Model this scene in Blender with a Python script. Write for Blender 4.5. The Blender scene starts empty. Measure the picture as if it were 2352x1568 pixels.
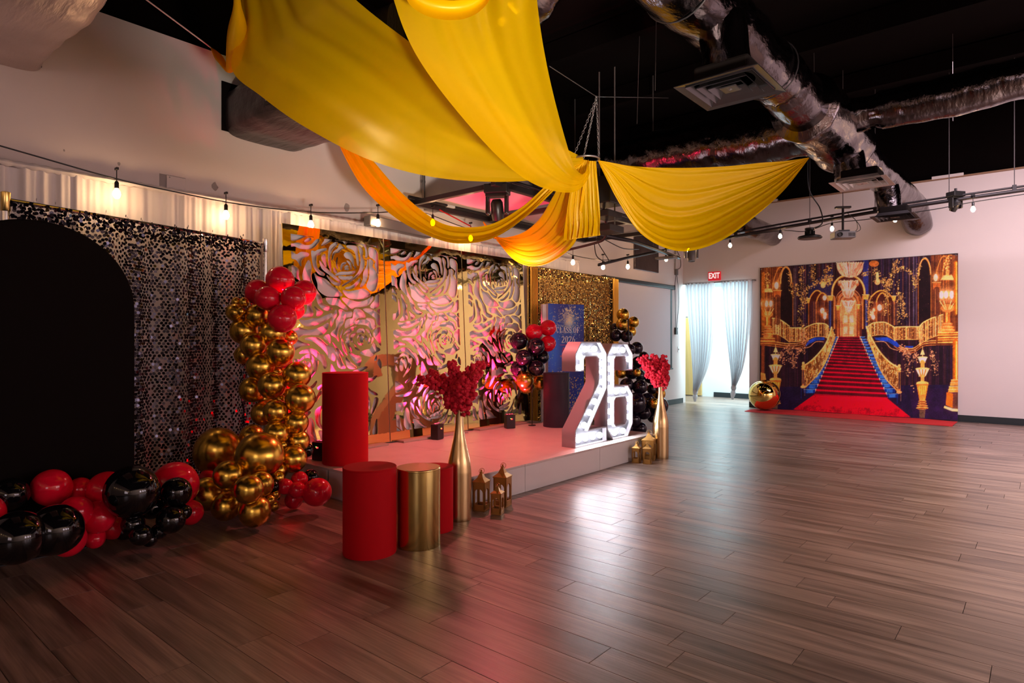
import bpy, bmesh, math, random
import numpy as np
from mathutils import Vector, Matrix
R = random.Random(7)
C = bpy.context.scene.collection
PI = math.pi
# ------------------------------------------------------------------ camera, world, light, exposure
F = 1445.0                       # focal length in pixels of the 2352 x 1568 frame
H = 1.36                         # eye height
CA, SA = 0.763, 0.646
cd = bpy.data.cameras.new('camera'); cam = bpy.data.objects.new('camera', cd); C.objects.link(cam)
cam.location = (0, 0, H); cam.rotation_euler = (PI/2, 0, math.atan2(SA, CA))
cd.sensor_width = 36; cd.lens = 36*F/2352; cd.clip_start = .05; cd.clip_end = 100
sc = bpy.context.scene; sc.camera = cam
sc.view_settings.view_transform = 'Standard'; sc.view_settings.look = 'None'
sc.view_settings.gamma = 1; sc.view_settings.use_curve_mapping = False
sc.view_settings.exposure = 0.6
sc.cycles.max_bounces = 7; sc.cycles.diffuse_bounces = 3; sc.cycles.glossy_bounces = 4
sc.cycles.transparent_max_bounces = 8; sc.cycles.transmission_bounces = 3
sc.cycles.caustics_reflective = False; sc.cycles.caustics_refractive = False
sc.cycles.sample_clamp_indirect = 4; sc.cycles.use_denoising = True
w = bpy.data.worlds.new('world'); sc.world = w; w.use_nodes = True
w.node_tree.nodes['Background'].inputs[0].default_value = (.05, .04, .045, 1)
w.node_tree.nodes['Background'].inputs[1].default_value = .6

def area(name, loc, rot, sx, sy, power, col, spread=PI):
    l = bpy.data.lights.new(name, 'AREA'); l.shape = 'RECTANGLE'; l.size = sx; l.size_y = sy
    l.energy = power; l.color = col; l.spread = spread
    o = bpy.data.objects.new(name, l); C.objects.link(o); o.location = loc; o.rotation_euler = rot
    return o
# unseen area lights added along the right-hand and back walls, for assumed windows
for y in (4.4, 6.6, 8.8): area('room_fill', (6.85, y, 1.9), (0, PI/2, 0), 1.5, 1.3, 30, (1, .80, .92))
area('room_fill', (2.6, -4.3, 2.0), (PI/2, 0, 0), 3.0, 1.5, 35, (1, .80, .88))
# unseen area lights added overhead to brighten the floor and far wall
area('overhead_fill', (3.0, 6.6, 3.6), (0, 0, 0), 2.4, 5.0, 390, (1, .83, .75), 1.9)
area('overhead_fill', (.8, 9.4, 4.7), (.55, 0, 0), 4.0, 1.0, 120, (1, .80, .90), 2.4)
# unseen light added right of the frame to brighten the ceiling drapes
ul = area('drape_fill', (1.0, 1.3, .35), (0, 0, 0), .5, .5, 40, (1, .88, .74), 1.0)
ul.rotation_euler = Vector((-4.3, 3.2, 3.9)).to_track_quat('-Z', 'Y').to_euler()
# added fill for the left wall, unseen above the frame
area('wall_fill', (-.3, 3.2, 4.9), (0, -1.12, 0), 1.0, 6.0, 240, (1, .74, .66), 1.9)
# assumed overhead light for the bright white hallway behind the doorway
area('hall_light', (-5.6, 14.1, 2.70), (0, 0, 0), 1.8, 1.2, 125, (.66, .93, 1))

# ------------------------------------------------------------------ helpers
def ray(px, py):
    cx, cz = (px-1176)/F, (784-py)/F
    return Vector((CA*cx-SA, SA*cx+CA, cz))
def at(px, py, d): return Vector((0, 0, H)) + ray(px, py)*d
def on_x(px, py, X): r = ray(px, py); return Vector((0, 0, H)) + r*(X/r.x)
def on_y(px, py, Y): r = ray(px, py); return Vector((0, 0, H)) + r*(Y/r.y)
def on_z(px, py, z): r = ray(px, py); return Vector((0, 0, H)) + r*((z-H)/r.z)

def srgb(c): return tuple((x/255/12.92 if x/255 <= .04045 else ((x/255+.055)/1.055)**2.4) for x in c)

class MB:
    def __init__(s): s.v = []; s.f = []
    def add(s, vs, fs):
        n = len(s.v); s.v += [tuple(v) for v in vs]; s.f += [tuple(i+n for i in f) for f in fs]; return s
    def box(s, c, size, rot=None, ch=0.0):
        hx, hy, hz = size[0]/2, size[1]/2, size[2]/2
        M = rot if rot is not None else Matrix.Identity(3)
        c = Vector(c)
        if ch <= 0:
            vs = [Vector((x, y, z)) for z in (-hz, hz) for y in (-hy, hy) for x in (-hx, hx)]
            fs = [(0, 2, 3, 1), (4, 5, 7, 6), (0, 1, 5, 4), (2, 6, 7, 3), (0, 4, 6, 2), (1, 3, 7, 5)]
        else:
            b = bmesh.new(); bmesh.ops.create_cube(b, size=1)
            for v in b.verts: v.co = Vector((v.co.x*2*hx, v.co.y*2*hy, v.co.z*2*hz))
            bmesh.ops.bevel(b, geom=list(b.edges), offset=min(ch, hx*.9, hy*.9, hz*.9), segments=2, affect='EDGES', profile=.5)
            b.verts.index_update(); vs = [v.co.copy() for v in b.verts]; fs = [[v.index for v in f.verts] for f in b.faces]; b.free()
        return s.add([c + M @ v for v in vs], fs)
    def tube(s, pts, r, n=8, caps=True, taper=None):
        pts = [Vector(p) for p in pts]; m = len(pts); rings = []
        t0 = (pts[1]-pts[0]).normalized()
        u = t0.orthogonal().normalized(); vs = []
        for i, p in enumerate(pts):
            t = (pts[min(i+1, m-1)]-pts[max(i-1, 0)]).normalized()
            u = (u - t*u.dot(t)).normalized(); w_ = t.cross(u)
            rr = r if taper is None else r*taper[i]
            for k in range(n):
                a = 2*PI*k/n; vs.append(p + (u*math.cos(a)+w_*math.sin(a))*rr)
        fs = [(i*n+k, i*n+(k+1) % n, (i+1)*n+(k+1) % n, (i+1)*n+k) for i in range(m-1) for k in range(n)]
        if caps: fs += [tuple(range(n))[::-1], tuple((m-1)*n+k for k in range(n))]
        return s.add(vs, fs)
    def lathe(s, prof, c=(0, 0, 0), n=32, M=None):
        c = Vector(c); vs = []
        for r, z in prof:
            for k in range(n):
                a = 2*PI*k/n; p = Vector((r*math.cos(a), r*math.sin(a), z))
                vs.append(c + (M @ p if M is not None else p))
        fs = [(i*n+k, i*n+(k+1) % n, (i+1)*n+(k+1) % n, (i+1)*n+k) for i in range(len(prof)-1) for k in range(n)]
        if prof[0][0] > 1e-4: fs.append(tuple(range(n))[::-1])
        if prof[-1][0] > 1e-4: fs.append(tuple((len(prof)-1)*n+k for k in range(n)))
        return s.add(vs, fs)
    def grid(s, fn, nu, nv):
        vs = [fn(i/nu, j/nv) for j in range(nv+1) for i in range(nu+1)]
        fs = [(j*(nu+1)+i, j*(nu+1)+i+1, (j+1)*(nu+1)+i+1, (j+1)*(nu+1)+i) for j in range(nv) for i in range(nu)]
        return s.add(vs, fs)
    def prism(s, poly, d, M=None, c=(0, 0, 0)):      # polygon in local xy, extruded along local z by d
        n = len(poly); c = Vector(c)
        f = (lambda p: c + M @ p) if M is not None else (lambda p: c + p)
        vs = [f(Vector((x, y, 0))) for x, y in poly] + [f(Vector((x, y, d))) for x, y in poly]
        return s.add(vs, [tuple(range(n))[::-1], tuple(range(n, 2*n))] + [(i, (i+1) % n, n+(i+1) % n, n+i) for i in range(n)])
    def torus(s, c, r, q, M=None, n=16, m=6):
        c = Vector(c); vs = []
        for i in range(n):
            a = 2*PI*i/n
            for j in range(m):
                b = 2*PI*j/m; p = Vector(((r+q*math.cos(b))*math.cos(a), (r+q*math.cos(b))*math.sin(a), q*math.sin(b)))
                vs.append(c + (M @ p if M is not None else p))
        return s.add(vs, [(i*m+j, ((i+1) % n)*m+j, ((i+1) % n)*m+(j+1) % m, i*m+(j+1) % m) for i in range(n) for j in range(m)])
    def ball(s, c, r, nu=12, nv=8):
        return s.lathe([(max(1e-5, r[0]*math.sin(PI*j/nv)) if isinstance(r, tuple) else max(1e-5, r*math.sin(PI*j/nv)), -(r[1] if isinstance(r, tuple) else r)*math.cos(PI*j/nv)) for j in range(nv+1)], c, nu)
    def mesh(s, name, smooth=None):
        me = bpy.data.meshes.new(name); me.from_pydata(s.v, [], s.f); me.update()
        if smooth is not None:
            me.polygons.foreach_set('use_smooth', [True]*len(me.polygons))
            if smooth < 179: me.set_sharp_from_angle(angle=math.radians(smooth))
        return me
    def obj(s, name, m, parent=None, smooth=None): return link(name, s.mesh(name, smooth), m, parent)

def link(name, me, m=None, parent=None):
    o = bpy.data.objects.new(name, me); C.objects.link(o)
    if m is not None and not me.materials: me.materials.append(m)
    if parent is not None:
        o.parent = parent
        o.matrix_parent_inverse = parent.matrix_world.inverted() if False else Matrix.Identity(4)
    return o
def tag(o, label, cat, group=None):
    o['label'] = label; o['category'] = cat
    if group: o['group'] = group
    return o
def thing(name, label, cat, loc=(0, 0, 0), rotz=0, group=None):
    o = bpy.data.objects.new(name, None); C.objects.link(o); o.location = loc; o.rotation_euler = (0, 0, rotz)
    o.empty_display_size = .1
    return tag(o, label, cat, group)
def struct(o, label=None):
    o['kind'] = 'structure'
    if label: o['label'] = label
    return o
def stuff(o): o['kind'] = 'stuff'; return o

def crom(pts, n=6, closed=False):
    P = [Vector(p) for p in pts]; m = len(P); out = []
    for i in range(m if closed else m-1):
        p0 = P[(i-1) % m] if closed else P[max(i-1, 0)]
        p1 = P[i]; p2 = P[(i+1) % m]
        p3 = P[(i+2) % m] if closed else P[min(i+2, m-1)]
        for k in range(n):
            t = k/n
            out.append(.5*((2*p1)+(p2-p0)*t+(2*p0-5*p1+4*p2-p3)*t*t+(3*p1-p0-3*p2+p3)*t**3))
    if not closed: out.append(P[-1])
    return out
def resample(pts, n):
    d = [0]
    for a, b in zip(pts, pts[1:]): d.append(d[-1]+(b-a).length)
    out = []; j = 0
    for i in range(n+1):
        x = d[-1]*i/n
        while j < len(d)-2 and d[j+1] < x: j += 1
        s_ = 0 if d[j+1] == d[j] else (x-d[j])/(d[j+1]-d[j])
        out.append(pts[j].lerp(pts[j+1], min(1, max(0, s_))))
    return out

# ------------------------------------------------------------------ materials
def mat(name, col=(.5, .5, .5), rough=.5, metal=0.0, spec=.5, emit=None, es=0, coat=0, bump=None, bscale=20, bstr=.1, var=0, vscale=6, vstretch=(1, 1, 1), alpha=1, trans=0, sheen=0, bstretch=(1, 1, 1), detail=4):
    m = bpy.data.materials.new(name); m.use_nodes = True; nt = m.node_tree; N = nt.nodes; L = nt.links
    b = N['Principled BSDF']
    b.inputs['Base Color'].default_value = (*col, 1); b.inputs['Roughness'].default_value = rough
    b.inputs['Metallic'].default_value = metal; b.inputs['Specular IOR Level'].default_value = spec
    b.inputs['Coat Weight'].default_value = coat; b.inputs['Alpha'].default_value = alpha
    b.inputs['Transmission Weight'].default_value = trans; b.inputs['Sheen Weight'].default_value = sheen
    if emit: b.inputs['Emission Color'].default_value = (*emit, 1); b.inputs['Emission Strength'].default_value = es
    tc = None
    def tex(stretch):
        tc_ = N.new('ShaderNodeTexCoord'); mp = N.new('ShaderNodeMapping'); mp.inputs['Scale'].default_value = stretch
        L.new(tc_.outputs['Object'], mp.inputs['Vector']); return mp
    if var:
        mp = tex(vstretch); n = N.new('ShaderNodeTexNoise'); n.inputs['Scale'].default_value = vscale; n.inputs['Detail'].default_value = detail
        L.new(mp.outputs[0], n.inputs['Vector'])
        mx = N.new('ShaderNodeMix'); mx.data_type = 'RGBA'
        mx.inputs['A'].default_value = (*[c*(1-var) for c in col], 1); mx.inputs['B'].default_value = (*[min(1, c*(1+var)) for c in col], 1)
        L.new(n.outputs['Fac'], mx.inputs['Factor']); L.new(mx.outputs['Result'], b.inputs['Base Color'])
    if bump:
        mp = tex(bstretch)
        if bump == 'noise': n = N.new('ShaderNodeTexNoise'); n.inputs['Scale'].default_value = bscale; n.inputs['Detail'].default_value = detail; out = n.outputs['Fac']
        elif bump == 'vor': n = N.new('ShaderNodeTexVoronoi'); n.inputs['Scale'].default_value = bscale; out = n.outputs['Distance']
        elif bump == 'wave': n = N.new('ShaderNodeTexWave'); n.inputs['Scale'].default_value = bscale; out = n.outputs['Fac']
        L.new(mp.outputs[0], n.inputs['Vector'])
        bp = N.new('ShaderNodeBump'); bp.inputs['Strength'].default_value = bstr; bp.inputs['Distance'].default_value = .02
        L.new(out, bp.inputs['Height']); L.new(bp.outputs[0], b.inputs['Normal'])
    return m
def sheer(name, col, a_trans=.25, transl=.5, rough=None):
    m = bpy.data.materials.new(name); m.use_nodes = True; nt = m.node_tree; N = nt.nodes; L = nt.links
    N.remove(N['Principled BSDF']); out = N['Material Output']
    d = N.new('ShaderNodeBsdfDiffuse'); d.inputs[0].default_value = (*col, 1)
    t = N.new('ShaderNodeBsdfTranslucent'); t.inputs[0].default_value = (*col, 1)
    g = N.new('ShaderNodeBsdfGlossy'); g.inputs[0].default_value = (*[min(1, .5*c+.3) for c in col], 1); g.inputs['Roughness'].default_value = .38
    tr = N.new('ShaderNodeBsdfTransparent'); tr.inputs[0].default_value = (*[min(1, c*1.4) for c in col], 1)
    m1 = N.new('ShaderNodeMixShader'); m1.inputs[0].default_value = transl; L.new(d.outputs[0], m1.inputs[1]); L.new(t.outputs[0], m1.inputs[2])
    m3 = N.new('ShaderNodeMixShader'); m3.inputs[0].default_value = .06; L.new(m1.outputs[0], m3.inputs[1]); L.new(g.outputs[0], m3.inputs[2])
    m2 = N.new('ShaderNodeMixShader'); m2.inputs[0].default_value = a_trans; L.new(m3.outputs[0], m2.inputs[1]); L.new(tr.outputs[0], m2.inputs[2])
    L.new(m2.outputs[0], out.inputs['Surface'])
    return m
def vcol(name, rough=.5, attr='print', spec=.5):
    m = bpy.data.materials.new(name); m.use_nodes = True; N = m.node_tree.nodes
    a = N.new('ShaderNodeAttribute'); a.attribute_name = attr; b = N['Principled BSDF']
    b.inputs['Roughness'].default_value = rough; b.inputs['Specular IOR Level'].default_value = spec
    m.node_tree.links.new(a.outputs['Color'], b.inputs['Base Color']); return m
def wood_floor():
    m = bpy.data.materials.new('plank_wood'); m.use_nodes = True; nt = m.node_tree; N = nt.nodes; L = nt.links; b = N['Principled BSDF']; b.inputs['Specular IOR Level'].default_value = 1.0
    oi = N.new('ShaderNodeObjectInfo'); at_ = N.new('ShaderNodeAttribute'); at_.attribute_name = 'tint'
    ad = N.new('ShaderNodeMath'); L.new(oi.outputs['Random'], ad.inputs[0]); L.new(at_.outputs['Fac'], ad.inputs[1])
    fr = N.new('ShaderNodeMath'); fr.operation = 'FRACT'; L.new(ad.outputs[0], fr.inputs[0])
    ge = N.new('ShaderNodeNewGeometry'); mp = N.new('ShaderNodeMapping'); mp.inputs['Scale'].default_value = (.55, 7.5, 1)
    L.new(ge.outputs['Position'], mp.inputs['Vector'])
    off = N.new('ShaderNodeCombineXYZ'); mu = N.new('ShaderNodeMath'); mu.operation = 'MULTIPLY'; mu.inputs[1].default_value = 60
    L.new(fr.outputs[0], mu.inputs[0]); L.new(mu.outputs[0], off.inputs['Z']); L.new(off.outputs[0], mp.inputs['Location'])
    n1 = N.new('ShaderNodeTexNoise'); n1.inputs['Scale'].default_value = 1.6; n1.inputs['Detail'].default_value = 6; n1.inputs['Distortion'].default_value = .8
    L.new(mp.outputs[0], n1.inputs['Vector'])
    mp2 = N.new('ShaderNodeMapping'); mp2.inputs['Scale'].default_value = (2.0, 75, 1); L.new(ge.outputs['Position'], mp2.inputs['Vector']); L.new(off.outputs[0], mp2.inputs['Location'])
    n2 = N.new('ShaderNodeTexNoise'); n2.inputs['Scale'].default_value = 1.5; n2.inputs['Detail'].default_value = 3; L.new(mp2.outputs[0], n2.inputs['Vector'])
    r1 = N.new('ShaderNodeValToRGB'); e = r1.color_ramp.elements
    e[0].position = .30; e[0].color = (.10, .063, .050, 1); e[1].position = .72; e[1].color = (.44, .31, .255, 1)
    L.new(n1.outputs['Fac'], r1.inputs[0])
    r2 = N.new('ShaderNodeValToRGB'); e = r2.color_ramp.elements
    e[0].position = .35; e[0].color = (.62, .60, .58, 1); e[1].position = .62; e[1].color = (1.05, 1.05, 1.05, 1); L.new(n2.outputs['Fac'], r2.inputs[0])
    mx = N.new('ShaderNodeMix'); mx.data_type = 'RGBA'; mx.blend_type = 'MULTIPLY'; mx.inputs['Factor'].default_value = .8
    L.new(r1.outputs[0], mx.inputs['A']); L.new(r2.outputs[0], mx.inputs['B'])
    r3 = N.new('ShaderNodeValToRGB'); e = r3.color_ramp.elements
    e[0].color = (.82, .80, .80, 1); e[1].color = (1.18, 1.16, 1.15, 1); L.new(fr.outputs[0], r3.inputs[0])
    mx2 = N.new('ShaderNodeMix'); mx2.data_type = 'RGBA'; mx2.blend_type = 'MULTIPLY'; mx2.inputs['Factor'].default_value = 1
    L.new(mx.outputs['Result'], mx2.inputs['A']); L.new(r3.outputs[0], mx2.inputs['B']); L.new(mx2.outputs['Result'], b.inputs['Base Color'])
    mr = N.new('ShaderNodeMapRange'); mr.inputs['To Min'].default_value = .27; mr.inputs['To Max'].default_value = .42
    L.new(n1.outputs['Fac'], mr.inputs['Value']); L.new(mr.outputs[0], b.inputs['Roughness'])
    bp = N.new('ShaderNodeBump'); bp.inputs['Strength'].default_value = .10; bp.inputs['Distance'].default_value = .004
    L.new(n2.outputs['Fac'], bp.inputs['Height']); L.new(bp.outputs[0], b.inputs['Normal'])
    return m
M = {}
M['wall'] = mat('wall_paint', (.74, .66, .64), .75, var=.06, vscale=.8, bump='noise', bscale=60, bstr=.03)
M['hallwall'] = mat('hall_paint', (.85, .88, .88), .8)
M['black'] = mat('matt_black', (.0045, .0025, .0022), .85, spec=.12)
M['blackmetal'] = mat('black_metal', (.022, .018, .020), .42, metal=.3)
M['deck'] = mat('ceiling_black', (.0030, .0014, .0013), .9, spec=.06, var=.5, vscale=1.5)
M['base'] = mat('vinyl_baseboard', (.02, .028, .032), .45)
M['slab'] = mat('subfloor', (.02, .014, .012), .9)
M['plank'] = wood_floor()
M['red'] = mat('red_spandex', (.56, .001, .006), .75, spec=.2, bump='noise', bscale=400, bstr=.03)
M['navy'] = mat('black_spandex', (.020, .013, .032), .55)
M['gold_sheet'] = mat('brushed_gold', (.74, .54, .18), .21, metal=1, bump='noise', bscale=90, bstr=.03, bstretch=(1, 1, .02))
M['gold_mirror'] = mat('gold_mirror', (.84, .66, .22), .03, metal=1, bump='noise', bscale=2.2, bstr=.10)
M['gold_vase'] = mat('brushed_gold_vase', (.66, .46, .22), .27, metal=1, bump='noise', bscale=120, bstr=.04, bstretch=(1, 1, .01))
M['gold_paint'] = mat('gold_paint', (.48, .26, .07), .38, metal=.75)
M['gold_balloon'] = mat('chrome_gold_latex', (.80, .50, .08), .25, metal=1)
M['black_balloon'] = mat('black_latex', (.004, .004, .005), .07, spec=.6)
M['navy_balloon'] = mat('dark_latex', (.012, .008, .02), .1, spec=.6)
M['red_balloon'] = mat('red_latex', (.85, .006, .035), .12, spec=.5)
M['wine_balloon'] = mat('burgundy_latex', (.40, .004, .06), .13)
M['white'] = mat('white_laminate', (.80, .76, .74), .35, var=.05, vscale=3)
M['stage'] = mat('stage_top', (.72, .60, .55), .30, var=.12, vscale=5, bump='noise', bscale=8, bstr=.02)
M['board'] = mat('white_board', (.82, .80, .82), .6)
M['drape'] = mat('ivory_drape', (.80, .74, .72), .85, bump='noise', bscale=30, bstr=.05)
M['chrome'] = mat('chrome_pole', (.75, .75, .75), .2, metal=1)
M['steel'] = mat('galvanised_steel', (.35, .33, .33), .4, metal=1)
M['sequin'] = mat('black_sequin', (.030, .026, .038), .12, metal=.75)
M['sequin_gold'] = mat('gold_sequin', (.80, .52, .12), .20, metal=1)
M['cloth_grey'] = mat('grey_cloth', (.45, .43, .42), .9)
M['plastic'] = mat('black_plastic', (.012, .012, .013), .35)
M['greyplastic'] = mat('grey_plastic', (.16, .15, .15), .4)
M['whiteplastic'] = mat('white_plastic', (.75, .74, .72), .4)
M['patch'] = mat('old_paint', (.36, .32, .31), .8)
M['screen'] = mat('projection_screen', (.70, .70, .76), .8)
M['oak'] = mat('oak_door', (.62, .40, .15), .45, var=.25, vscale=3, vstretch=(6, 6, .5))
M['exit'] = mat('exit_red', srgb((205, 32, 44)), .4, emit=srgb((205, 32, 44)), es=.35)
M['exitw'] = mat('exit_white', (.9, .88, .85), .4, emit=(.9, .88, .85), es=.5)
M['bulb'] = mat('warm_bulb', (1, .8, .6), .3, emit=(1, .60, .30), es=55)
M['ledbulb'] = mat('white_bulb', (1, 1, 1), .3, emit=(.93, .93, 1), es=22)
M['face'] = mat('numeral_face', (.075, .075, .088), .5)
M['letter'] = mat('white_letter', (.36, .34, .38), .5)
M['redlamp'] = mat('red_lens', (1, .1, .1), .3, emit=(1, .02, .05), es=14)
M['greenled'] = mat('green_led', (.1, 1, .1), .3, emit=(.2, 1, .1), es=3)
M['foil'] = mat('black_foil', (.15, .128, .134), .12, metal=1, bump='noise', bscale=8, bstr=.75, detail=9, bstretch=(1.7, .6, 1), var=.5, vscale=1.6)
M['foil2'] = mat('grey_foil', (.60, .50, .47), .33, metal=1, bump='noise', bscale=6, bstr=.8, detail=8, bstretch=(.6, 3, 1), var=.3, vscale=2)
M['foil3'] = mat('charcoal_foil', (.045, .034, .036), .30, metal=.55, bump='noise', bscale=7, bstr=1, detail=8, bstretch=(.6, 3, 1))
M['wire'] = mat('dark_wire', (.06, .05, .05), .6)
M['swag'] = sheer('yellow_voile', (.93, .58, .0), .24, .45)
M['swag2'] = sheer('yellow_voile_gathered', (.93, .56, .0), .05, .38)
M['sheer'] = sheer('white_sheer', (.80, .82, .86), .05, .30)
M['carpet'] = mat('red_carpet', (.62, .022, .025), .95, bump='noise', bscale=200, bstr=.2)
M['flower'] = mat('red_blossom', (.72, .008, .035), .8)
M['stem'] = mat('dark_stem', (.08, .03, .02), .7)
M['sphere'] = mat('gold_mirror_ball', (.95, .68, .20), .03, metal=1)
M['print'] = vcol('printed_fabric', .6, spec=.25)
M['signprint'] = vcol('printed_board', .3)
M['textw'] = mat('white_ink', (.95, .92, .85), .5)
M['textr'] = mat('red_ink', srgb((235, 60, 90)), .5)
M['textb'] = mat('balloon_print', (.85, .82, .82), .5)
# ------------------------------------------------------------------ the room
XL, YF, XR, YB, WT = -6.13, 13.12, 7.0, -4.6, 4.16
def wallbox(name, x0, x1, y0, y1, z0, z1, m='wall'):
    return struct(MB().box(((x0+x1)/2, (y0+y1)/2, (z0+z1)/2), (x1-x0, y1-y0, z1-z0)).obj(name, M[m]))
fl = wallbox('floor', XL-2.6, XR, YB, 15.2, -.12, -.006, 'slab')
wl = wallbox('wall_left', XL-.15, XL, YB, YF+.12, -.006, WT)
wallbox('wall_left_upper', XL-.35, XL-.2, YB, YF+.3, WT, 5.5, 'deck')
wf = wallbox('wall_far', -4.67, XR, YF, YF+.12, -.006, WT)
struct(MB().box(((XL-4.67)/2, YF+.06, (2.62+WT)/2), (XL*-1-4.67, .12, WT-2.62)).obj('wall_far_header', M['wall']))
wallbox('wall_far_upper', XL-.3, XR, YF+.2, YF+.35, WT, 5.5, 'deck')
wallbox('wall_right', XR, XR+.1, YB, YF, -.006, WT)
wallbox('wall_right_upper', XR+.1, XR+.2, YB, YF, WT, 5.5, 'deck')
wallbox('wall_back', XL, XR, YB-.1, YB, -.006, 5.5)
wallbox('ceiling', XL-.4, XR+.2, YB-.1, YF+.35, 5.5, 5.6, 'deck')
# pale cap timbers along the wall tops
struct(MB().box(((-4.67+XR)/2, YF+.05, WT+.012), (XR+4.67, .16, .025)).obj('trim_1', mat('raw_timber', (.30, .17, .10), .8)))
for i, (a, b) in enumerate(((-4.55, -4.1), (-1.5, -1.05))):
    struct(MB().box(((a+b)/2, YF-.01, WT+.04), (b-a, .06, .05)).obj('trim_%d' % (i+2), M['wall']))
# roof joists and hanger wires in the dark plenum
for i in range(9):
    y = -2.5+i*1.9
    struct(MB().box(((XL+XR)/2, y, 5.33), (XR-XL, .12, .28)).obj('trim_%d' % (i+4), M['deck']))
for i, (x, y) in enumerate(((-3.2, 6.2), (-2.4, 9.2), (-.9, 9.8), (.4, 9.3), (1.4, 10.4), (2.2, 9.4), (-4.5, 4.4), (-3.9, 7.1), (.9, 11.6), (2.9, 11.2), (-3.3, 3.6))):
    struct(MB().tube([(x, y, 5.3), (x+.05*R.uniform(-1, 1), y, 4.0+R.uniform(0, .5))], .004, 5).obj('trim_%d' % (i+13), M['wire']))
# baseboards
struct(MB().box((XL+.006, 9.9, .055), (.012, 6.4, .11)).obj('baseboard_left', M['base']))
struct(MB().box(((-4.67+XR)/2, YF-.006, .055), (XR+4.67, .012, .11)).obj('baseboard_far', M['base']))
struct(MB().box((-4.664, YF+.06, .055), (.012, .12, .11)).obj('baseboard_jamb', M['base']))
# hallway behind the doorway
wallbox('wall_hall_back', -8.7, -4.5, 15.0, 15.1, -.006, 2.8, 'hallwall')
wallbox('wall_hall_right', -4.6, -4.5, YF+.12, 15.0, -.006, 2.8, 'hallwall')
wallbox('wall_hall_left', -8.7, -8.6, YF+.12, 15.0, -.006, 2.8, 'hallwall')
wallbox('ceiling_hall', -8.7, -4.5, YF+.13, 15.1, 2.8, 2.9, 'hallwall')
struct(MB().box((-5.4, 14.99, .06), (1.6, .014, .12)).obj('baseboard_hall', M['base']))
d1 = struct(MB().box((-6.92, 14.95, .985), (.86, .05, 1.93), ch=.004).obj('door_1', M['oak']), 'oak lower half of the hallway door')
MB().box((-6.58, 14.915, 1.0), (.03, .03, .16), ch=.006).obj('door_handle', M['steel'], d1)
struct(MB().box((-6.92, 14.97, 2.3), (.9, .02, .62)).obj('window_1', mat('transom_glass', (.80, .92, 1), .1)))

# floor planks: rows run along X
PW, PL = .18, 1.22
pm = MB().add([(-PL/2+.001, -PW/2+.0005, -.006), (PL/2-.001, -PW/2+.0005, -.006), (PL/2-.001, PW/2-.0005, -.006), (-PL/2+.001, PW/2-.0005, -.006),
              (-PL/2+.0016, -PW/2+.0016, 0), (PL/2-.0016, -PW/2+.0016, 0), (PL/2-.0016, PW/2-.0016, 0), (-PL/2+.0016, PW/2-.0016, 0)],
             [(4, 5, 6, 7), (0, 1, 5, 4), (1, 2, 6, 5), (2, 3, 7, 6), (3, 0, 4, 7)])
pmesh = pm.mesh('plank')
cand = []
rr = random.Random(3)
for j in range(int((15.1+1.0)/PW)):
    y = -1.0+PW*(j+.5); off = rr.uniform(0, PL)
    for i in range(-6, 13):
        x = off + i*PL - 1.5
        lo, hi = XL-.0 if y < YF else -8.6, 6.9 if y < YF else -4.61
        x0, x1 = max(x-PL/2, lo), min(x+PL/2, hi)
        if x1-x0 < .05: continue
        xc = (x0+x1)/2
        cxx = CA*xc+SA*y; cyy = -SA*xc+CA*y
        px = 1176+F*cxx/max(cyy, .01); pyy = 784+F*H/max(cyy, .01)
        hid = xc < -3.75 and 3.3 < y < 6.8
        vis = cyy > .9 and -250 < px < 2600 and pyy < 1700 and not hid
        cand.append((0 if vis else 1, cyy, x0, x1, y))
cand.sort()
smb = MB(); tints = []
for k, (h_, d_, x0, x1, y) in enumerate(cand):
    if k < 300 and h_ == 0:
        o = link('plank', pmesh, M['plank'], fl); o.location = ((x0+x1)/2, y, rr.uniform(-.0005, 0)); o.scale = ((x1-x0)/PL, 1, 1)
    else:
        z = rr.uniform(-.0005, 0); g = .0012
        smb.add([(x0+g, y-PW/2+g, z), (x1-g, y-PW/2+g, z), (x1-g, y+PW/2-g, z), (x0+g, y+PW/2-g, z)], [(0, 1, 2, 3)]); tints.append(rr.random())
rest = stuff(smb.obj('far_planks', M['plank'], fl))
a_ = rest.data.attributes.new('tint', 'FLOAT', 'FACE'); a_.data.foreach_set('value', tints)

# old paint, patches and the blanking plate on the left wall
p0 = on_x(404, 420, XL)
for (px0, py0, px1, py1) in ((366, 398, 426, 440),):
    a, b = on_x(px0, py0, XL), on_x(px1, py1, XL)
    MB().box((XL+.001, (a.y+b.y)/2, (a.z+b.z)/2), (.003, b.y-a.y, a.z-b.z)).obj('paint_patch', M['patch'], wl)
for (px, py, s_) in ((493, 429, .035), (797, 477, .04), (273, 376, .012), (147, 345, .008)):
    c = on_x(px, py, XL); n = 9
    MB().prism([(s_*(.6+.5*R.random())*math.cos(2*PI*k/n), 1.4*s_*(.6+.5*R.random())*math.sin(2*PI*k/n)) for k in range(n)], .003,
               Matrix(((0, 0, 1), (1, 0, 0), (0, 1, 0))), (XL, c.y, c.z)).obj('paint_patch', M['patch'], wl)
c = on_x(404, 423, XL)
t = thing('wall_plate', 'white blanking plate on grey paint patch high on left wall', 'wall plate', (XL+.004, c.y, c.z))
MB().box((.004, 0, 0), (.012, .17, .13), ch=.003).obj('cover', M['wall'], t)
for z in (-.05, .05): MB().lathe([(.006, 0), (.006, .004)], (.010, -.06, z), 10, Matrix.Rotation(PI/2, 3, 'Y')).obj('screw', M['steel'], t)

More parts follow.
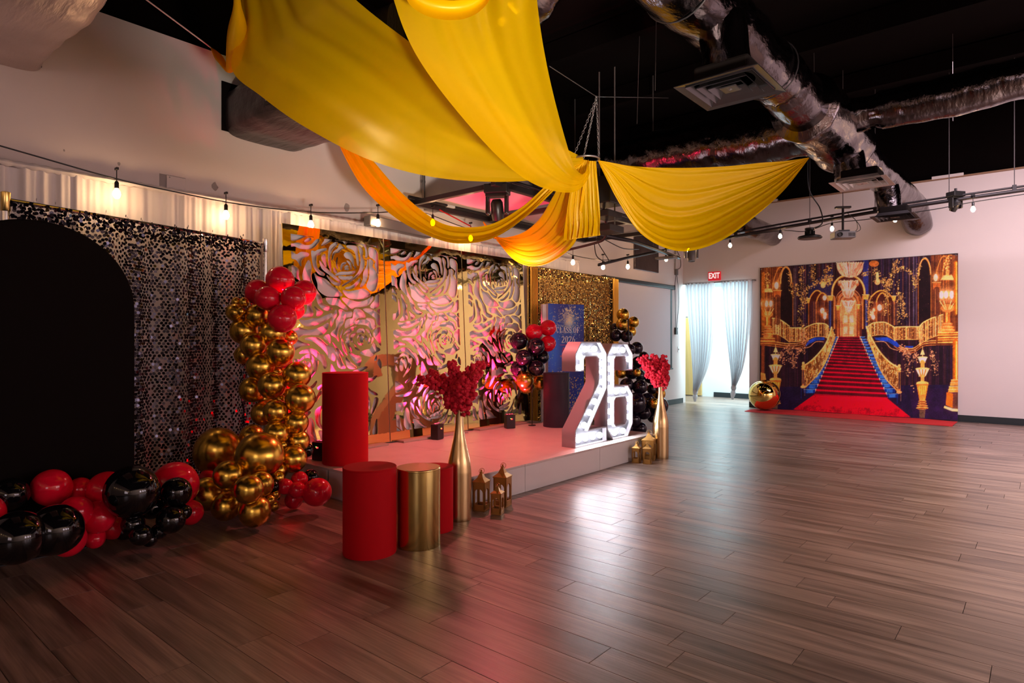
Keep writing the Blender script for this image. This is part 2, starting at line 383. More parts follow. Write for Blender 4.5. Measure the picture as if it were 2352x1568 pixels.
# ------------------------------------------------------------------ white pipe-and-drape along the left wall
t = thing('wall_drape', 'long ivory gathered drape hanging along the left wall behind the backdrops', 'drape', (-5.98, 4.2, 0))
DT = 2.70
def drape(u, v):
    y = -3.4 + 8.0*u; z = .02 + (DT-.02)*v
    g = .026*math.sin(u*210+1.5*math.sin(u*37)) + .022*math.sin(u*431+v*1.5) + .012*math.sin(u*900+2*math.sin(u*60)) + .018*math.sin(u*77+v*.8)
    dens = .4+.6*(.5+.5*math.sin(u*23+1))
    sag = -.012*abs(math.sin(u*31))*(v > .985)
    return Vector((g*dens*(1.0-.35*v), y, z+sag))
MB().grid(drape, 900, 14).obj('curtain', M['drape'], t, 180)
def hem(u, v):
    y = -3.4+8.0*u; a = PI*2*v
    return Vector((.028*math.cos(a)+.006*math.sin(u*210), y, DT+.01+(.026+.006*math.sin(u*600))*math.sin(a)))
MB().grid(hem, 500, 6).obj('rod_pocket', M['drape'], t, 180)
MB().tube([(0, -3.42, DT+.01), (0, 4.62, DT+.01)], .012, 8).obj('pipe', M['chrome'], t)

# ------------------------------------------------------------------ black sequin backdrop on its stand
A0, A1 = Vector((-5.25, 1.04, 0)), Vector((-5.72, 3.06, 0)); SZ = 2.30
dirv = (A1-A0).normalized(); nrm = Vector((dirv.y, -dirv.x, 0)); LEN = (A1-A0).length
t = thing('sequin_backdrop', 'black sequin disc curtain on a chrome stand behind the black arch', 'backdrop', A0, math.atan2(dirv.y, dirv.x))
sb = MB(); rs = random.Random(5)
def sfold(u): return .035*math.sin(u*11.0+.6)+.03*math.sin(u*23+1.7*math.sin(u*3))
pit = .0265; nx = int(LEN/pit*1.0); nz = int(SZ/pit/.92)
for j in range(nz):
    z = .05+j*pit*.92
    if z > SZ-.01: break
    for i in range(nx):
        x = (i+.5*(j % 2))*pit + rs.uniform(-.003, .003)
        x += .010*math.sin(x*19+z*.5); top = z > SZ-.12
        if rs.random() < .04: continue
        zz = z+rs.uniform(-.004, .004)+(rs.uniform(-.012, .012) if z > SZ-.3 else 0)
        y = -sfold(x) + rs.uniform(-.006, .006)*(3 if top else 1)
        tx, tz = rs.gauss(0, .16), rs.gauss(0, .14)
        if top: tx *= 4; tz *= 4
        a = math.cos(x*11+.6)*.38 + math.cos(x*23)*.5
        ux = Vector((math.cos(a*.8+tx), -math.sin(a*.8+tx), 0)); uz = Vector((0, math.sin(tz), math.cos(tz))); r = .0129*rs.uniform(.92, 1.05)
        n = len(sb.v)
        sb.v += [tuple(Vector((x, y, zz)) + ux*(r*math.cos(k*PI/3.5))+uz*(r*math.sin(k*PI/3.5))) for k in range(7)]
        sb.f.append(tuple(range(n, n+7)))
for q in (0, 1, 2, 3):           # bunched hem at the top and the darker gathers running down
    for i in range(int(nx*1.6)):
        x = i*pit/1.6+rs.uniform(-.01, .01); zz = SZ-.008-.03*q+rs.uniform(-.014, .012); zz = min(zz, SZ-.004); y = rs.uniform(-.04, .03); r = .013
        ux = Vector((rs.uniform(.4, 1), rs.uniform(-.7, .7), rs.uniform(-.3, .3))).normalized(); uz = ux.cross(Vector((0, 1, rs.uniform(-.6, .6)))).normalized()
        n = len(sb.v); sb.v += [tuple(Vector((x, y, zz)) + ux*(r*math.cos(k*PI/3.5))+uz*(r*math.sin(k*PI/3.5))) for k in range(7)]; sb.f.append(tuple(range(n, n+7)))
for gx in [.18+.137*k+rs.uniform(-.03, .03) for k in range(13)]:
    for j in range(int(SZ/.014)):
        zz = .05+j*.014; x = gx+.03*math.sin(zz*1.3+gx*5)+rs.uniform(-.006, .006); y = -sfold(x)+rs.uniform(-.01, .03); r = .0115
        an = rs.uniform(.9, 1.5); ux = Vector((math.cos(an), math.sin(an), 0)); uz = Vector((0, 0, 1)); n = len(sb.v)
        sb.v += [tuple(Vector((x, y, zz)) + ux*(r*math.cos(k*PI/3.5))+uz*(r*math.sin(k*PI/3.5))) for k in range(7)]; sb.f.append(tuple(range(n, n+7)))
stuff(sb.obj('sequin_curtain', M['sequin'], t))
for x in (-.03, LEN+.03):
    MB().tube([(x, .0, .02), (x, .0, SZ-.06)], .024, 14).obj('pole', M['chrome'], t, 40)
    MB().box((x, 0, .006), (.16, .16, .012), ch=.003).obj('base_plate', M['blackmetal'], t)
    o = MB().lathe([(.0245, SZ-.08), (.028, SZ-.075), (.028, SZ+.045), (.02, SZ+.05), (.0, SZ+.05)], (x, 0, 0), 14).obj('pole_cap', M['gold_sheet'] if x < 0 else M['chrome'], t, 40)
MB().tube([(-.03, .01, SZ+.0), (LEN+.03, .01, SZ+.0)], .014, 10).obj('crossbar', M['chrome'], t)

# ------------------------------------------------------------------ black arch panel
t = thing('arch_panel', 'tall black rounded-top arch panel at the left edge', 'arch panel', (-4.9, 1.10, 0))
pr = [(-.57, 0), (.57, 0)] + [(.57*math.cos(a), 1.585+.55*math.sin(a)) for a in [PI*k/36 for k in range(37)]]
Mx = Matrix(((0, 0, 1), (1, 0, 0), (0, 1, 0)))
o = MB().prism(pr, .12, Mx, (-.12, 0, 0)).obj('fabric_cover', M['black'], t, 40)
bv = o.modifiers.new('b', 'BEVEL'); bv.width = .012; bv.segments = 2; bv.limit_method = 'ANGLE'
MB().box((-.06, 0, .004), (.30, .6, .008), ch=.002).obj('foot_plate', M['blackmetal'], t)

# ------------------------------------------------------------------ stage
SX, SY0, SY1, SB, SH = -3.58, 3.16, 6.92, -5.92, .252
t = thing('stage', 'low white stage platform of laminate modules in front of rose panels', 'stage', ((SX+SB)/2, (SY0+SY1)/2, 0))
ox, oy = (SX+SB)/2, (SY0+SY1)/2
ys = [SY0, SY0+1.255, SY0+2.505, SY1]; xs = [SB, -4.78, SX]
for a, b in zip(ys, ys[1:]):
    for c_, d_ in zip(xs, xs[1:]):
        MB().box(((c_+d_)/2-ox, (a+b)/2-oy, SH-.009), (d_-c_-.004, b-a-.004, .018), ch=.002).obj('deck_panel', M['stage'], t)
    MB().box((SX-.011-ox, (a+b)/2-oy, (SH-.018)/2), (.018, b-a-.005, SH-.02), ch=.002).obj('front_skirt', M['white'], t)
for y in (SY0+.009, SY1-.009):
    for c_, d_ in zip(xs, xs[1:]): MB().box(((c_+d_)/2-ox-.01, y-oy, (SH-.018)/2), (d_-c_-.03, .018, SH-.02), ch=.002).obj('side_skirt', M['white'], t)

# ------------------------------------------------------------------ rose fretwork panels
PZ = [] # petal openings traced in the plane of the middle panel
Z2 = """140,122 255,135 295,180 293,212 215,250 140,248;300,155 345,165 395,205 340,190;450,188 480,180 472,212 452,212;297,268 340,230 368,240 330,268
142,290 170,303 235,290 310,318 370,308 420,248 455,250 400,330 340,357 250,350 195,325 142,325;515,190 580,200 540,280 475,318 505,260
628,207 910,255 950,310 968,400 962,445 945,450 945,380 915,300 760,262 728,295 700,255 660,240;955,262 1088,285 1088,332 1010,290
985,330 1092,400 1097,645 1060,590 1045,540 1055,500 1020,460 985,430;147,390 215,430 265,400 340,412 335,440 285,465 262,510 262,565 215,490 148,465
372,385 410,390 440,370 525,350 520,370 475,390 460,420 425,440 425,540 450,610 505,650 500,675 450,655 400,580 380,480
640,272 640,300 600,345 575,400 566,450 575,560 578,625 560,560 550,450 560,340 600,290;588,490 600,400 650,350 670,297 720,345 690,350 660,390 620,400 600,450
480,460 515,420 520,500 525,570 500,520;458,500 490,540 530,590 590,650 680,740 660,745 560,660 500,610 475,570
750,312 850,322 860,400 872,480 868,550 855,520 840,420 810,360 755,335;870,322 900,335 915,380 910,440 932,500 920,590 870,670 790,740 705,800 710,785 800,720 870,630 892,540 892,440
715,420 750,392 790,410 815,470 820,560 800,510 770,470 740,460;633,500 645,455 642,530 650,590 637,565;683,610 682,560 700,525 735,515 735,525 705,550 695,580
745,495 785,515 795,580 790,598 775,540;720,575 745,552 765,565 735,572;725,600 740,585 768,590 755,605;610,580 640,625 635,640 612,628;830,560 845,570 832,595
625,670 680,635 770,630 840,620 800,655 740,660 680,665;662,685 740,690 808,683 790,710 740,722 685,715;535,675 580,720 630,760 680,768 655,795 600,770 560,720
733,825 800,800 860,740 888,705 880,750 830,810 770,835;890,808 920,720 925,640 960,550 965,480 974,490 972,600 965,690 930,780
985,475 1025,500 1020,560 1060,620 1080,690 1070,790 1050,845 1010,858 960,800 985,710 990,600;1100,768 1100,855 1078,857 1095,810
405,655 440,690 530,730 600,810 640,835 690,890 700,912 660,922 540,922 450,850 440,770;708,855 770,870 860,852 930,835 1000,900 930,945 800,952 740,915
150,562 235,605 240,680 258,745 215,700 152,680;158,748 205,752 240,800 240,820 200,795 160,790;162,832 210,840 235,870 235,925 200,885 163,875
268,870 288,1040 270,1110 220,1160 172,1168 172,1100 230,1085 262,1030;288,640 310,560 345,495 370,570 368,690 400,800 480,940 500,1020 590,1070 570,1095 510,1085 450,1020 410,880 340,790 288,720
300,828 330,840 355,930 388,975 375,1040 398,1120 385,1165 330,1180 280,1178 320,1130 335,1060 322,960;410,1050 450,1085 492,1115 485,1140 435,1165 435,1110
530,955 580,950 665,960 700,1010 750,1060 760,1090 700,1065 640,1030 570,1020;700,955 730,948 800,975 880,995 960,970 1025,925 1025,970 960,1035 840,1055 800,1070 740,1010
1105,905 1105,1010 1060,1065 1000,1048 1050,970 1060,920;1105,1080 1110,1135 1075,1100;260,1215 330,1220 400,1195 450,1200 520,1165 592,1135 590,1170 500,1235 420,1270 340,1285 280,1255
640,1090 645,1150 620,1210 585,1295 582,1230 612,1140;668,1092 710,1095 740,1120 805,1115 800,1165 740,1185 710,1260 670,1320 655,1400 668,1470 640,1425 590,1390 595,1360 640,1310 640,1220 675,1150
830,1090 890,1085 945,1145 940,1178 870,1185 820,1260 770,1290 735,1305 740,1230 775,1200 815,1190;925,1082 1010,1080 1080,1130 1110,1175 1110,1270 1075,1250 1060,1190 1000,1140
835,1255 880,1215 950,1210 970,1190 1040,1210 1055,1265 1068,1285 1020,1325 970,1275 900,1260;1115,1310 1120,1515 1085,1470 1040,1400 1050,1340
180,1335 260,1308 310,1330 390,1335 480,1300 555,1248 552,1310 500,1380 430,1390 300,1390 240,1418 200,1375;860,1285 800,1305 745,1350 718,1400 740,1370 800,1320
715,1325 700,1400 690,1430 690,1370;830,1318 780,1350 755,1390 748,1450 780,1520 785,1470 775,1410 800,1350;855,1368 810,1385 790,1430 800,1470 822,1480 815,1430
862,1360 880,1325 930,1318 945,1345 930,1370 900,1355;955,1322 1000,1350 1020,1420 1005,1395 975,1350;865,1440 872,1405 915,1385 905,1400 880,1415
895,1455 900,1422 935,1412 932,1440 912,1455 932,1470 905,1475;950,1395 972,1430 965,1465 952,1440;1000,1420 1005,1460 980,1500 988,1450;1030,1420 1040,1450 1010,1500 1020,1470
870,1470 890,1495 925,1500 905,1515 875,1500;830,1490 850,1540 890,1575 850,1560;510,1420 560,1390 580,1420 580,1490 550,1460;605,1480 640,1530 700,1600 722,1648 690,1630 640,1560
310,1440 420,1425 480,1450 550,1520 600,1540 635,1590 640,1650 625,1705 570,1670 540,1610 480,1540 400,1470;180,1455 240,1460 300,1490 365,1512 290,1522 240,1550 185,1568
255,1612 330,1562 420,1577 470,1627 515,1647 545,1757 522,1797 490,1717 440,1667 390,1617 320,1607;700,1440 740,1557 762,1640 722,1577 705,1510;740,1467 790,1527 812,1595 770,1537
648,1577 680,1647 720,1747 745,1792 680,1787 655,1727;780,1602 850,1642 908,1662 905,1737 880,1765 820,1687;746,1662 800,1727 858,1792 790,1799 755,1757
1040,1487 1075,1537 1110,1572 1060,1607 1010,1652 900,1612 960,1577 1010,1557;975,1782 930,1817 870,1847 800,1855 850,1822 930,1787;1075,1642 1080,1690 1050,1700
1100,1687 1125,1737 1120,1797 1085,1737;190,1687 260,1697 230,1717 192,1712;262,1702 310,1647 370,1627 410,1677 405,1777 385,1697 350,1662 300,1677
330,1737 362,1717 382,1777 370,1847 352,1817;292,1737 318,1712 328,1847 300,1877 282,1827;198,1727 245,1722 262,1777 230,1757 195,1757;195,1797 240,1817 262,1882 225,1872 195,1847
418,1717 450,1707 440,1807 395,1887 325,1967 370,1887 410,1807;450,2030 500,1987 525,1947 520,2017 480,2057;355,2037 400,1997 440,1947 420,2007 380,2037
205,2032 280,2047 345,2107 300,2147 205,2172;210,2222 310,2232 420,2207 470,2127 500,2087 470,2077 440,2137 350,2202;590,1747 640,1837 665,1917 640,2007 590,2127 510,2197 540,2137 570,2047 580,1897
700,2107 660,2167 625,2247 618,2347 610,2407 597,2327 600,2247 620,2167 680,2102;640,2297 655,2217 710,2147 730,2117 775,2157 740,2187 690,2207 660,2267
765,2232 830,2202 862,2247 872,2347 850,2317 830,2257;880,2207 910,2207 915,2317 895,2277;535,2317 560,2277 570,2347 600,2447 570,2417;510,2367 540,2407 600,2467 640,2507 735,2557 720,2572 620,2527 560,2467
675,2347 690,2277 705,2327 715,2447 690,2407;720,2347 730,2277 760,2267 745,2297 725,2317;730,2447 740,2367 770,2327 790,2342 760,2377 745,2447;800,2297 840,2317 850,2377 830,2347
770,2387 800,2357 820,2372 790,2387;780,2417 800,2392 820,2402;665,2417 700,2467 690,2477 670,2467;875,2347 895,2347 890,2377;700,2507 760,2467 850,2427 890,2407 860,2457 790,2492
715,2527 800,2507 870,2477 840,2522 740,2537;810,2597 880,2527 930,2447 965,2377 940,2467 880,2557;820,2637 900,2567 940,2487 930,2557 870,2627;945,2597 1000,2497 1010,2407 1012,2507 990,2567
435,2297 540,2237 490,2297 480,2407 490,2477 540,2517 560,2542 500,2527 440,2447;215,2337 300,2327 380,2317 340,2377 320,2447 290,2427 220,2422
360,2417 385,2392 415,2447 420,2537 440,2627 450,2737 400,2717 345,2627 350,2497;225,2497 280,2512 295,2597 325,2707 270,2657 225,2622;230,2667 280,2697 295,2732 230,2727
470,2547 560,2577 620,2637 660,2687 650,2707 500,2722 490,2637;870,2667 930,2642 1000,2637 1000,2652;355,2747 370,2732 380,2747
1095,2170 1080,2260 1040,2350 1020,2330 1040,2240 1060,2160;985,2060 1040,2080 1090,2120 1030,2110;900,1900 1000,1920 1080,1890 1010,1960 930,1950;1085,2420 1090,2600 1050,2640 1040,2560 1065,2470
800,2010 880,1990 960,2010 1010,2060 960,2050 880,2040 830,2050;930,2090 985,2120 1010,2200 1005,2300 980,2220 960,2150;700,1880 790,1900 860,1960 780,1960 690,1990 650,2040 660,1950"""
PY = [3.16, 4.372, 5.584, 6.796]; PB, PT, PBX, PTX = .27, 2.49, -5.45, -5.57; PWD = 1.197
lean = math.atan2(PBX-PTX, PT-PB); PHT = math.hypot(PT-PB, PTX-PBX)
lx, ly, lz = Vector((0, 1, 0)), Vector((-math.sin(lean), 0, math.cos(lean))), Vector((math.cos(lean), 0, math.sin(lean)))
O2 = Vector((PBX, PY[1]+.008, PB))
polys = []
for part in Z2.replace('\n', ';').split(';'):
    pts = []
    for q in part.split():
        zx, zy = map(float, q.split(',')); r = ray(870+zx/6.03, 540+zy/6.03); o_ = Vector((0, 0, H))
        k = (O2-o_).dot(lz)/r.dot(lz); p = o_+r*k-O2; pts.append(Vector((p.dot(lx), p.dot(ly), 0)))
    polys.append(pts)
MARG = .085
def clampp(p): return Vector((min(PWD-MARG+.015, max(MARG, p.x)), min(PHT-.09, max(.10, p.y)), 0))
loops = [[(0, 0), (PWD, 0), (PWD, PHT), (0, PHT)]]
for pts in polys:
    L_ = []
    for p in crom([clampp(p) for p in pts], 4, True):
        p = clampp(p)
        if not L_ or math.hypot(p.x-L_[-1][0], p.y-L_[-1][1]) > .002: L_.append((p.x, p.y))
    if len(L_) > 2:
        ar = sum(L_[i-1][0]*L_[i][1]-L_[i][0]*L_[i-1][1] for i in range(len(L_)))
        sg = 1 if ar > 0 else -1; n_ = len(L_); G_ = []
        for i in range(n_):                          # saw kerf: every opening a little larger than its trace
            tx, ty = L_[(i+1) % n_][0]-L_[i-1][0], L_[(i+1) % n_][1]-L_[i-1][1]; q_ = math.hypot(tx, ty) or 1
            p = clampp(Vector((L_[i][0]+sg*ty/q_*.0055, L_[i][1]-sg*tx/q_*.0055, 0))); G_.append((p.x, p.y))
        loops.append(G_)
def sheet_with_holes(loops, z0, z1, name):
    """A flat sheet: the first loop is its outline, the others are cut out; side walls along every rim."""
    from mathutils.geometry import delaunay_2d_cdt
    vs, es = [], []
    for L in loops:
        n = len(vs); vs += [Vector(p) for p in L]; es += [(n+i, n+(i+1) % len(L)) for i in range(len(L))]
    ov, oe, of, *_ = delaunay_2d_cdt(vs, es, [], 1, 1e-5)
    cen = np.array([[sum(ov[i].x for i in f)/len(f), sum(ov[i].y for i in f)/len(f)] for f in of])
    cut = np.zeros(len(of), bool)
    for L in loops[1:]:
        P = np.array(L); lo, hi = P.min(0), P.max(0)
        idx = np.where((cen[:, 0] > lo[0]) & (cen[:, 0] < hi[0]) & (cen[:, 1] > lo[1]) & (cen[:, 1] < hi[1]))[0]
        if not len(idx): continue
        X, Y = cen[idx, 0], cen[idx, 1]; q = np.zeros(len(idx), bool)
        for a, b in zip(P, np.roll(P, -1, 0)):
            if a[1] == b[1]: continue
            q ^= ((a[1] > Y) != (b[1] > Y)) & (X < (b[0]-a[0])*(Y-a[1])/(b[1]-a[1])+a[0])
        cut[idx] |= q
    keep = [f if (ov[f[1]]-ov[f[0]]).cross(ov[f[2]]-ov[f[0]]) > 0 else f[::-1] for f, c in zip(of, cut) if not c]
    n = len(ov); cnt = {}
    for f in keep:
        for a, b in zip(f, f[1:]+f[:1]): cnt[(a, b)] = 1
    rim = [(a, b) for a, b in cnt if (b, a) not in cnt]
    mb = MB(); mb.v = [(v.x, v.y, z1) for v in ov]+[(v.x, v.y, z0) for v in ov]
    mb.f = [tuple(f) for f in keep]+[tuple(i+n for i in f[::-1]) for f in keep]+[(b, a, a+n, b+n) for a, b in rim]
    return mb.mesh(name)
fret = sheet_with_holes(loops, -.006, .006, 'fretwork')
names = ['leftmost gold mirror fretwork panel with white backing and rose cut-outs, behind the balloon column',
         'middle gold mirror rose cut-out panel, standing behind the red blossom vase',
         'rightmost gold mirror rose cut-out panel, next to the gold shimmer curtain']
for i in range(3):
    t = thing('rose_panel', names[i], 'panel', (PBX, PY[i]+.008, PB), 0, 'rose fretwork panels')
    rot = Matrix((lx, ly, lz)).transposed().to_4x4()
    o = link('fretwork', fret, M['gold_mirror'], t); o.matrix_local = rot @ Matrix.Translation((0, 0, .006))
    o = MB().box((PWD/2, PHT/2, -.048), (PWD, PHT, .012), ch=.002).obj('backing_board', M['board'], t); o.matrix_local = rot
    for x in (.012, PWD-.012):
        o = MB().box((x, PHT/2, -.021), (.02, PHT, .042)).obj('side_rail', M['board'], t); o.matrix_local = rot
    for y in (.012, PHT-.012):
        o = MB().box((PWD/2, y, -.021), (PWD-.05, .02, .042)).obj('cross_rail', M['board'], t); o.matrix_local = rot
    MB().box((.035, PWD*.5, SH+.012-PB), (.16, PWD*.84, .022), ch=.003).obj('foot', mat('foot_wood', (.42, .34, .27), .6) if i == 0 else bpy.data.materials['foot_wood'], t)
    for y in (.25, PWD-.25):
        MB().tube([(-.32, y, SH+.02-PB), (-.165, y, 1.3)], .012, 8).obj('back_brace', M['blackmetal'], t)

# ------------------------------------------------------------------ red uplights
def uplight(x, y, label, rz=0):
    t = thing('uplight', label, 'uplight', (x, y, SH), rz, 'battery uplights on the stage')
    MB().box((0, 0, .088), (.105, .12, .17), ch=.008).obj('housing', M['plastic'], t)
    MB().box((0, 0, .004), (.085, .1, .008)).obj('foot', M['plastic'], t)
    for k in (-.034, 0, .034):
        MB().lathe([(.0, .182), (.010, .180), (.014, .174)], (-.005, k, 0), 14).obj('lens', M['redlamp'], t)
        MB().lathe([(.0155, .172), (.0155, .181), (.0185, .181), (.0185, .172)], (-.005, k, 0), 14).obj('lens_ring', M['greyplastic'], t)
    MB().box((.0535, -.004, .128), (.003, .010, .006)).obj('status_led', M['greenled'], t)
    MB().box((.0535, .008, .122), (.002, .022, .012)).obj('display', mat('led_red', (1, .02, .02), .3, emit=(1, .02, .02), es=4) if 'led_red' not in bpy.data.materials else bpy.data.materials['led_red'], t)
    l = bpy.data.lights.new('uplight_beam', 'SPOT'); l.energy = 260; l.color = (1, .015, .10); l.spot_size = 1.75; l.spot_blend = .9; l.shadow_soft_size = .03
    o = bpy.data.objects.new('uplight_beam', l); C.objects.link(o); o.parent = t
    o.location = (-.005, 0, .20); o.rotation_euler = (0, PI-.42, 0)
    return t
uplight(-5.26, 4.90, 'black battery uplight with red lenses in front of the middle rose panel', .25)
uplight(-5.22, 6.12, 'black battery uplight with red lenses at the foot of the rightmost rose panel', -.5)
uplight(-5.18, 3.34, 'black battery uplight with red lenses half hidden behind the tall red plinth', -1.3)

# ------------------------------------------------------------------ plinths
def plinth(label, x, y, z0, r, h, m, lid=True, group='round plinths'):
    t = thing('plinth', label, 'plinth', (x, y, z0), 0, group)
    MB().lathe([(r*.99, 0), (r, .006), (r, h-.012)], (0, 0, 0), 64).obj('drum', m, t, 40)
    o = MB().lathe([(r, h-.012), (r*1.006, h-.010), (r*1.006, h-.004), (r*.985, h), (0, h+.001)], (0, 0, 0), 64).obj('lid', m, t, 40)
    return t
plinth('tall red fabric plinth on the stage before the rose panels', -4.90, 3.42, SH, .205, .825, M['red'])
plinth('big red fabric plinth nearest the camera, standing on the floor', -3.33, 2.51, 0, .170, .555, M['red'])
plinth('brushed gold metal plinth between the two red floor plinths', -3.205, 2.815, 0, .146, .520, M['gold_sheet'])
plinth('short red plinth half hidden behind the gold one', -3.385, 3.12, 0, .140, .455, M['red'])
plinth('dark navy fabric plinth on the stage beside the numeral 2', -4.88, 6.66, SH, .172, .70, M['navy'])

# ------------------------------------------------------------------ vases with blossom
rf = random.Random(11)
def blob():
    b = bmesh.new(); bmesh.ops.create_icosphere(b, subdivisions=2, radius=1)
    for v in b.verts: v.co *= .62+.62*rf.random()
    b.verts.index_update(); vs = [v.co.copy() for v in b.verts]; fs = [tuple(v.index for v in f.verts) for f in b.faces]; b.free(); return vs, fs
BL = [blob() for _ in range(5)]
def vase(label, x, y, tips, base_px, d, seedn, flabel):
    t = thing('floor_vase', label, 'vase', (x, y, 0), 0, 'bottle vases')
    prof = [(.070, 0), (.088, .004), (.092, .03), (.0925, .32), (.0915, .38), (.084, .45), (.064, .54), (.046, .62), (.034, .70), (.029, .78), (.0285, .845), (.031, .85), (.027, .85), (.024, .80)]
    pts = crom([Vector((a, 0, b)) for a, b in prof[1:-3]], 4)
    MB().lathe([(.07, 0)]+[(p.x, p.z) for p in pts]+[(.031, .852), (.026, .852), (.024, .80)], (0, 0, 0), 48).obj('body', M['gold_vase'], t, 50)
    f = thing('blossom_spray', flabel, 'artificial flowers', (x, y, .80), 0, 'red blossom sprays')
    base = Vector((0, 0, .05)); rnd = random.Random(seedn)
    for (px, py, dd) in tips:
        e = at(px, py, d+dd)-Vector((x, y, .80)); mid = base.lerp(e, .5)+Vector((0, 0, .05))
        path = resample(crom([Vector((0, 0, -.3)), base, mid, e], 6), 30)
        MB().tube(path, .0035, 5).obj('branch', M['stem'], f)
        mb = MB(); start = 11
        for k in range(130):
            u = rnd.random(); st_ = next(q for q in range(31) if path[q].z > .085); i = st_+int((30-st_)*u); rad = .075*(1-u)**1.3+.040
            c = path[min(i, 30)] + Vector((rnd.gauss(0, 1), rnd.gauss(0, 1), .55*rnd.gauss(0, 1))).normalized()*rad*rnd.uniform(.3, 1)
            vs, fs = BL[rnd.randrange(5)]; s_ = rnd.uniform(.011, .021); q = Matrix.Rotation(rnd.uniform(0, 6), 3, Vector((rnd.random(), rnd.random(), rnd.random()+.1)).normalized())
            mb.add([c+q@v*s_ for v in vs], fs)
        stuff(mb.obj('blossoms', M['flower'], f, 180))
    return t
vase('tall gold bottle vase with red blossom beside the short red plinth', -3.42, 3.415,
     [(958, 868, -.1), (985, 850, .1), (1012, 872, .1), (1036, 828, 0), (1046, 852, .05), (1070, 868, -.1), (1082, 838, 0), (1108, 832, .12), (1103, 858, -.1), (1062, 895, -.12), (1030, 905, .1), (1075, 905, .1), (1048, 880, 0)], None, 4.8, 3,
     'red blossom branches in the gold vase nearest the camera')
vase('tall gold bottle vase with red blossom at the far stage corner', -3.43, 6.74,
     [(1466, 822, -.1), (1478, 815, .1), (1500, 812, 0), (1507, 822, .1), (1526, 816, 0), (1532, 838, .1), (1516, 850, -.1), (1475, 840, .12), (1485, 860, -.1), (1500, 845, 0), (1496, 866, .1)], None, 7.43, 4,
     'red blossom branches in the gold vase beside the numeral 6')

# ------------------------------------------------------------------ lanterns
def lantern(label, x, y, s, h, rz):
    t = thing('lantern', label, 'lantern', (x, y, 0), rz, 'gold metal lanterns')
    g = M['gold_paint']; hb = h*.62; q = s/2
    MB().box((0, 0, .006), (s, s, .012), ch=.002).obj('base', g, t)
    for k in range(4):
        MM = Matrix.Rotation(k*PI/2, 3, 'Z')
        wv = q*.66; pts_o = [(-q, 0), (-wv, 0), (-wv, hb*.62)] + [(-wv*math.cos(a), hb*.62+wv*1.0*math.sin(a)) for a in [PI*j/12 for j in range(1, 12)]] + [(wv, hb*.62), (wv, 0), (q, 0), (q, hb), (-q, hb)]
        m_ = MB()
        n = len(pts_o)
        # frame with arched opening, split into strips so every face is convex
        ring = [(-wv, 0), (-wv, hb*.62)]+[(-wv*math.cos(a), hb*.62+wv*math.sin(a)) for a in [PI*j/12 for j in range(1, 12)]]+[(wv, hb*.62), (wv, 0)]
        outr = [(-q, 0), (-q, hb*.62)]+[(max(-q, min(q, -q*1.2*math.cos(a))), hb) for a in [PI*j/12 for j in range(1, 12)]]+[(q, hb*.62), (q, 0)]
        vs = []
        for dpt in (0, .008):
            for (a, b), (c_, d_) in zip(ring, outr):
                vs += [MM@Vector((a, -q+dpt, b+.012)), MM@Vector((c_, -q+dpt, d_+.012))]
        L_ = len(ring); fs = []
        for i in range(L_-1):
            a = 2*i; b = 2*L_+2*i
            fs += [(a, a+2, a+3, a+1), (b, b+1, b+3, b+2), (a, b, b+2, a+2), (a+1, a+3, b+3, b+1)]
        m_.add(vs, fs).box(MM@Vector((0, -q+.004, .012+.02)), tuple(abs(v) for v in (MM@Vector((s, .008, .04)))))
        m_.obj('arched_side', g, t)
    z0 = hb+.012
    MB().add([(-q*1.08, -q*1.08, z0), (q*1.08, -q*1.08, z0), (q*1.08, q*1.08, z0), (-q*1.08, q*1.08, z0),
              (-q*1.08, -q*1.08, z0+.008), (q*1.08, -q*1.08, z0+.008), (q*1.08, q*1.08, z0+.008), (-q*1.08, q*1.08, z0+.008),
              (-q*.5, -q*.5, z0+h*.10), (q*.5, -q*.5, z0+h*.10), (q*.5, q*.5, z0+h*.10), (-q*.5, q*.5, z0+h*.10),
              (-q*.16, -q*.16, z0+h*.22), (q*.16, -q*.16, z0+h*.22), (q*.16, q*.16, z0+h*.22), (-q*.16, q*.16, z0+h*.22)],
             [(3, 2, 1, 0)]+[(b+i, b+(i+1) % 4, b+4+(i+1) % 4, b+4+i) for b in (0, 4, 8) for i in range(4)]+[(12, 13, 14, 15)]).obj('roof', g, t)
    MB().lathe([(q*.2, z0+h*.215), (q*.22, z0+h*.24), (q*.1, z0+h*.25), (q*.16, z0+h*.28), (0, z0+h*.295)], (0, 0, 0), 14).obj('finial', g, t, 60)
    MB().torus((0, q*.2, z0+h*.25), q*.42, .0022, Matrix.Rotation(1.1, 3, 'X'), 20, 6).obj('ring_handle', g, t, 180)
    return t
lantern('gold arched lantern left of three by the gold vase', -3.475, 3.72, .105, .345, .35)
lantern('taller gold arched lantern right of three below the stage front', -3.43, 3.93, .115, .365, .30)
lantern('smallest gold lantern in front of the stage, before the two taller ones', -3.30, 3.72, .085, .24, .42)
lantern('largest gold lantern at the far vase, behind two small ones', -3.475, 6.54, .135, .345, .3)
lantern('small gold lantern leftmost of three at the far stage corner', -3.50, 6.30, .085, .24, .2)
lantern('small gold lantern in front at the far stage corner', -3.38, 6.33, .09, .245, .35)
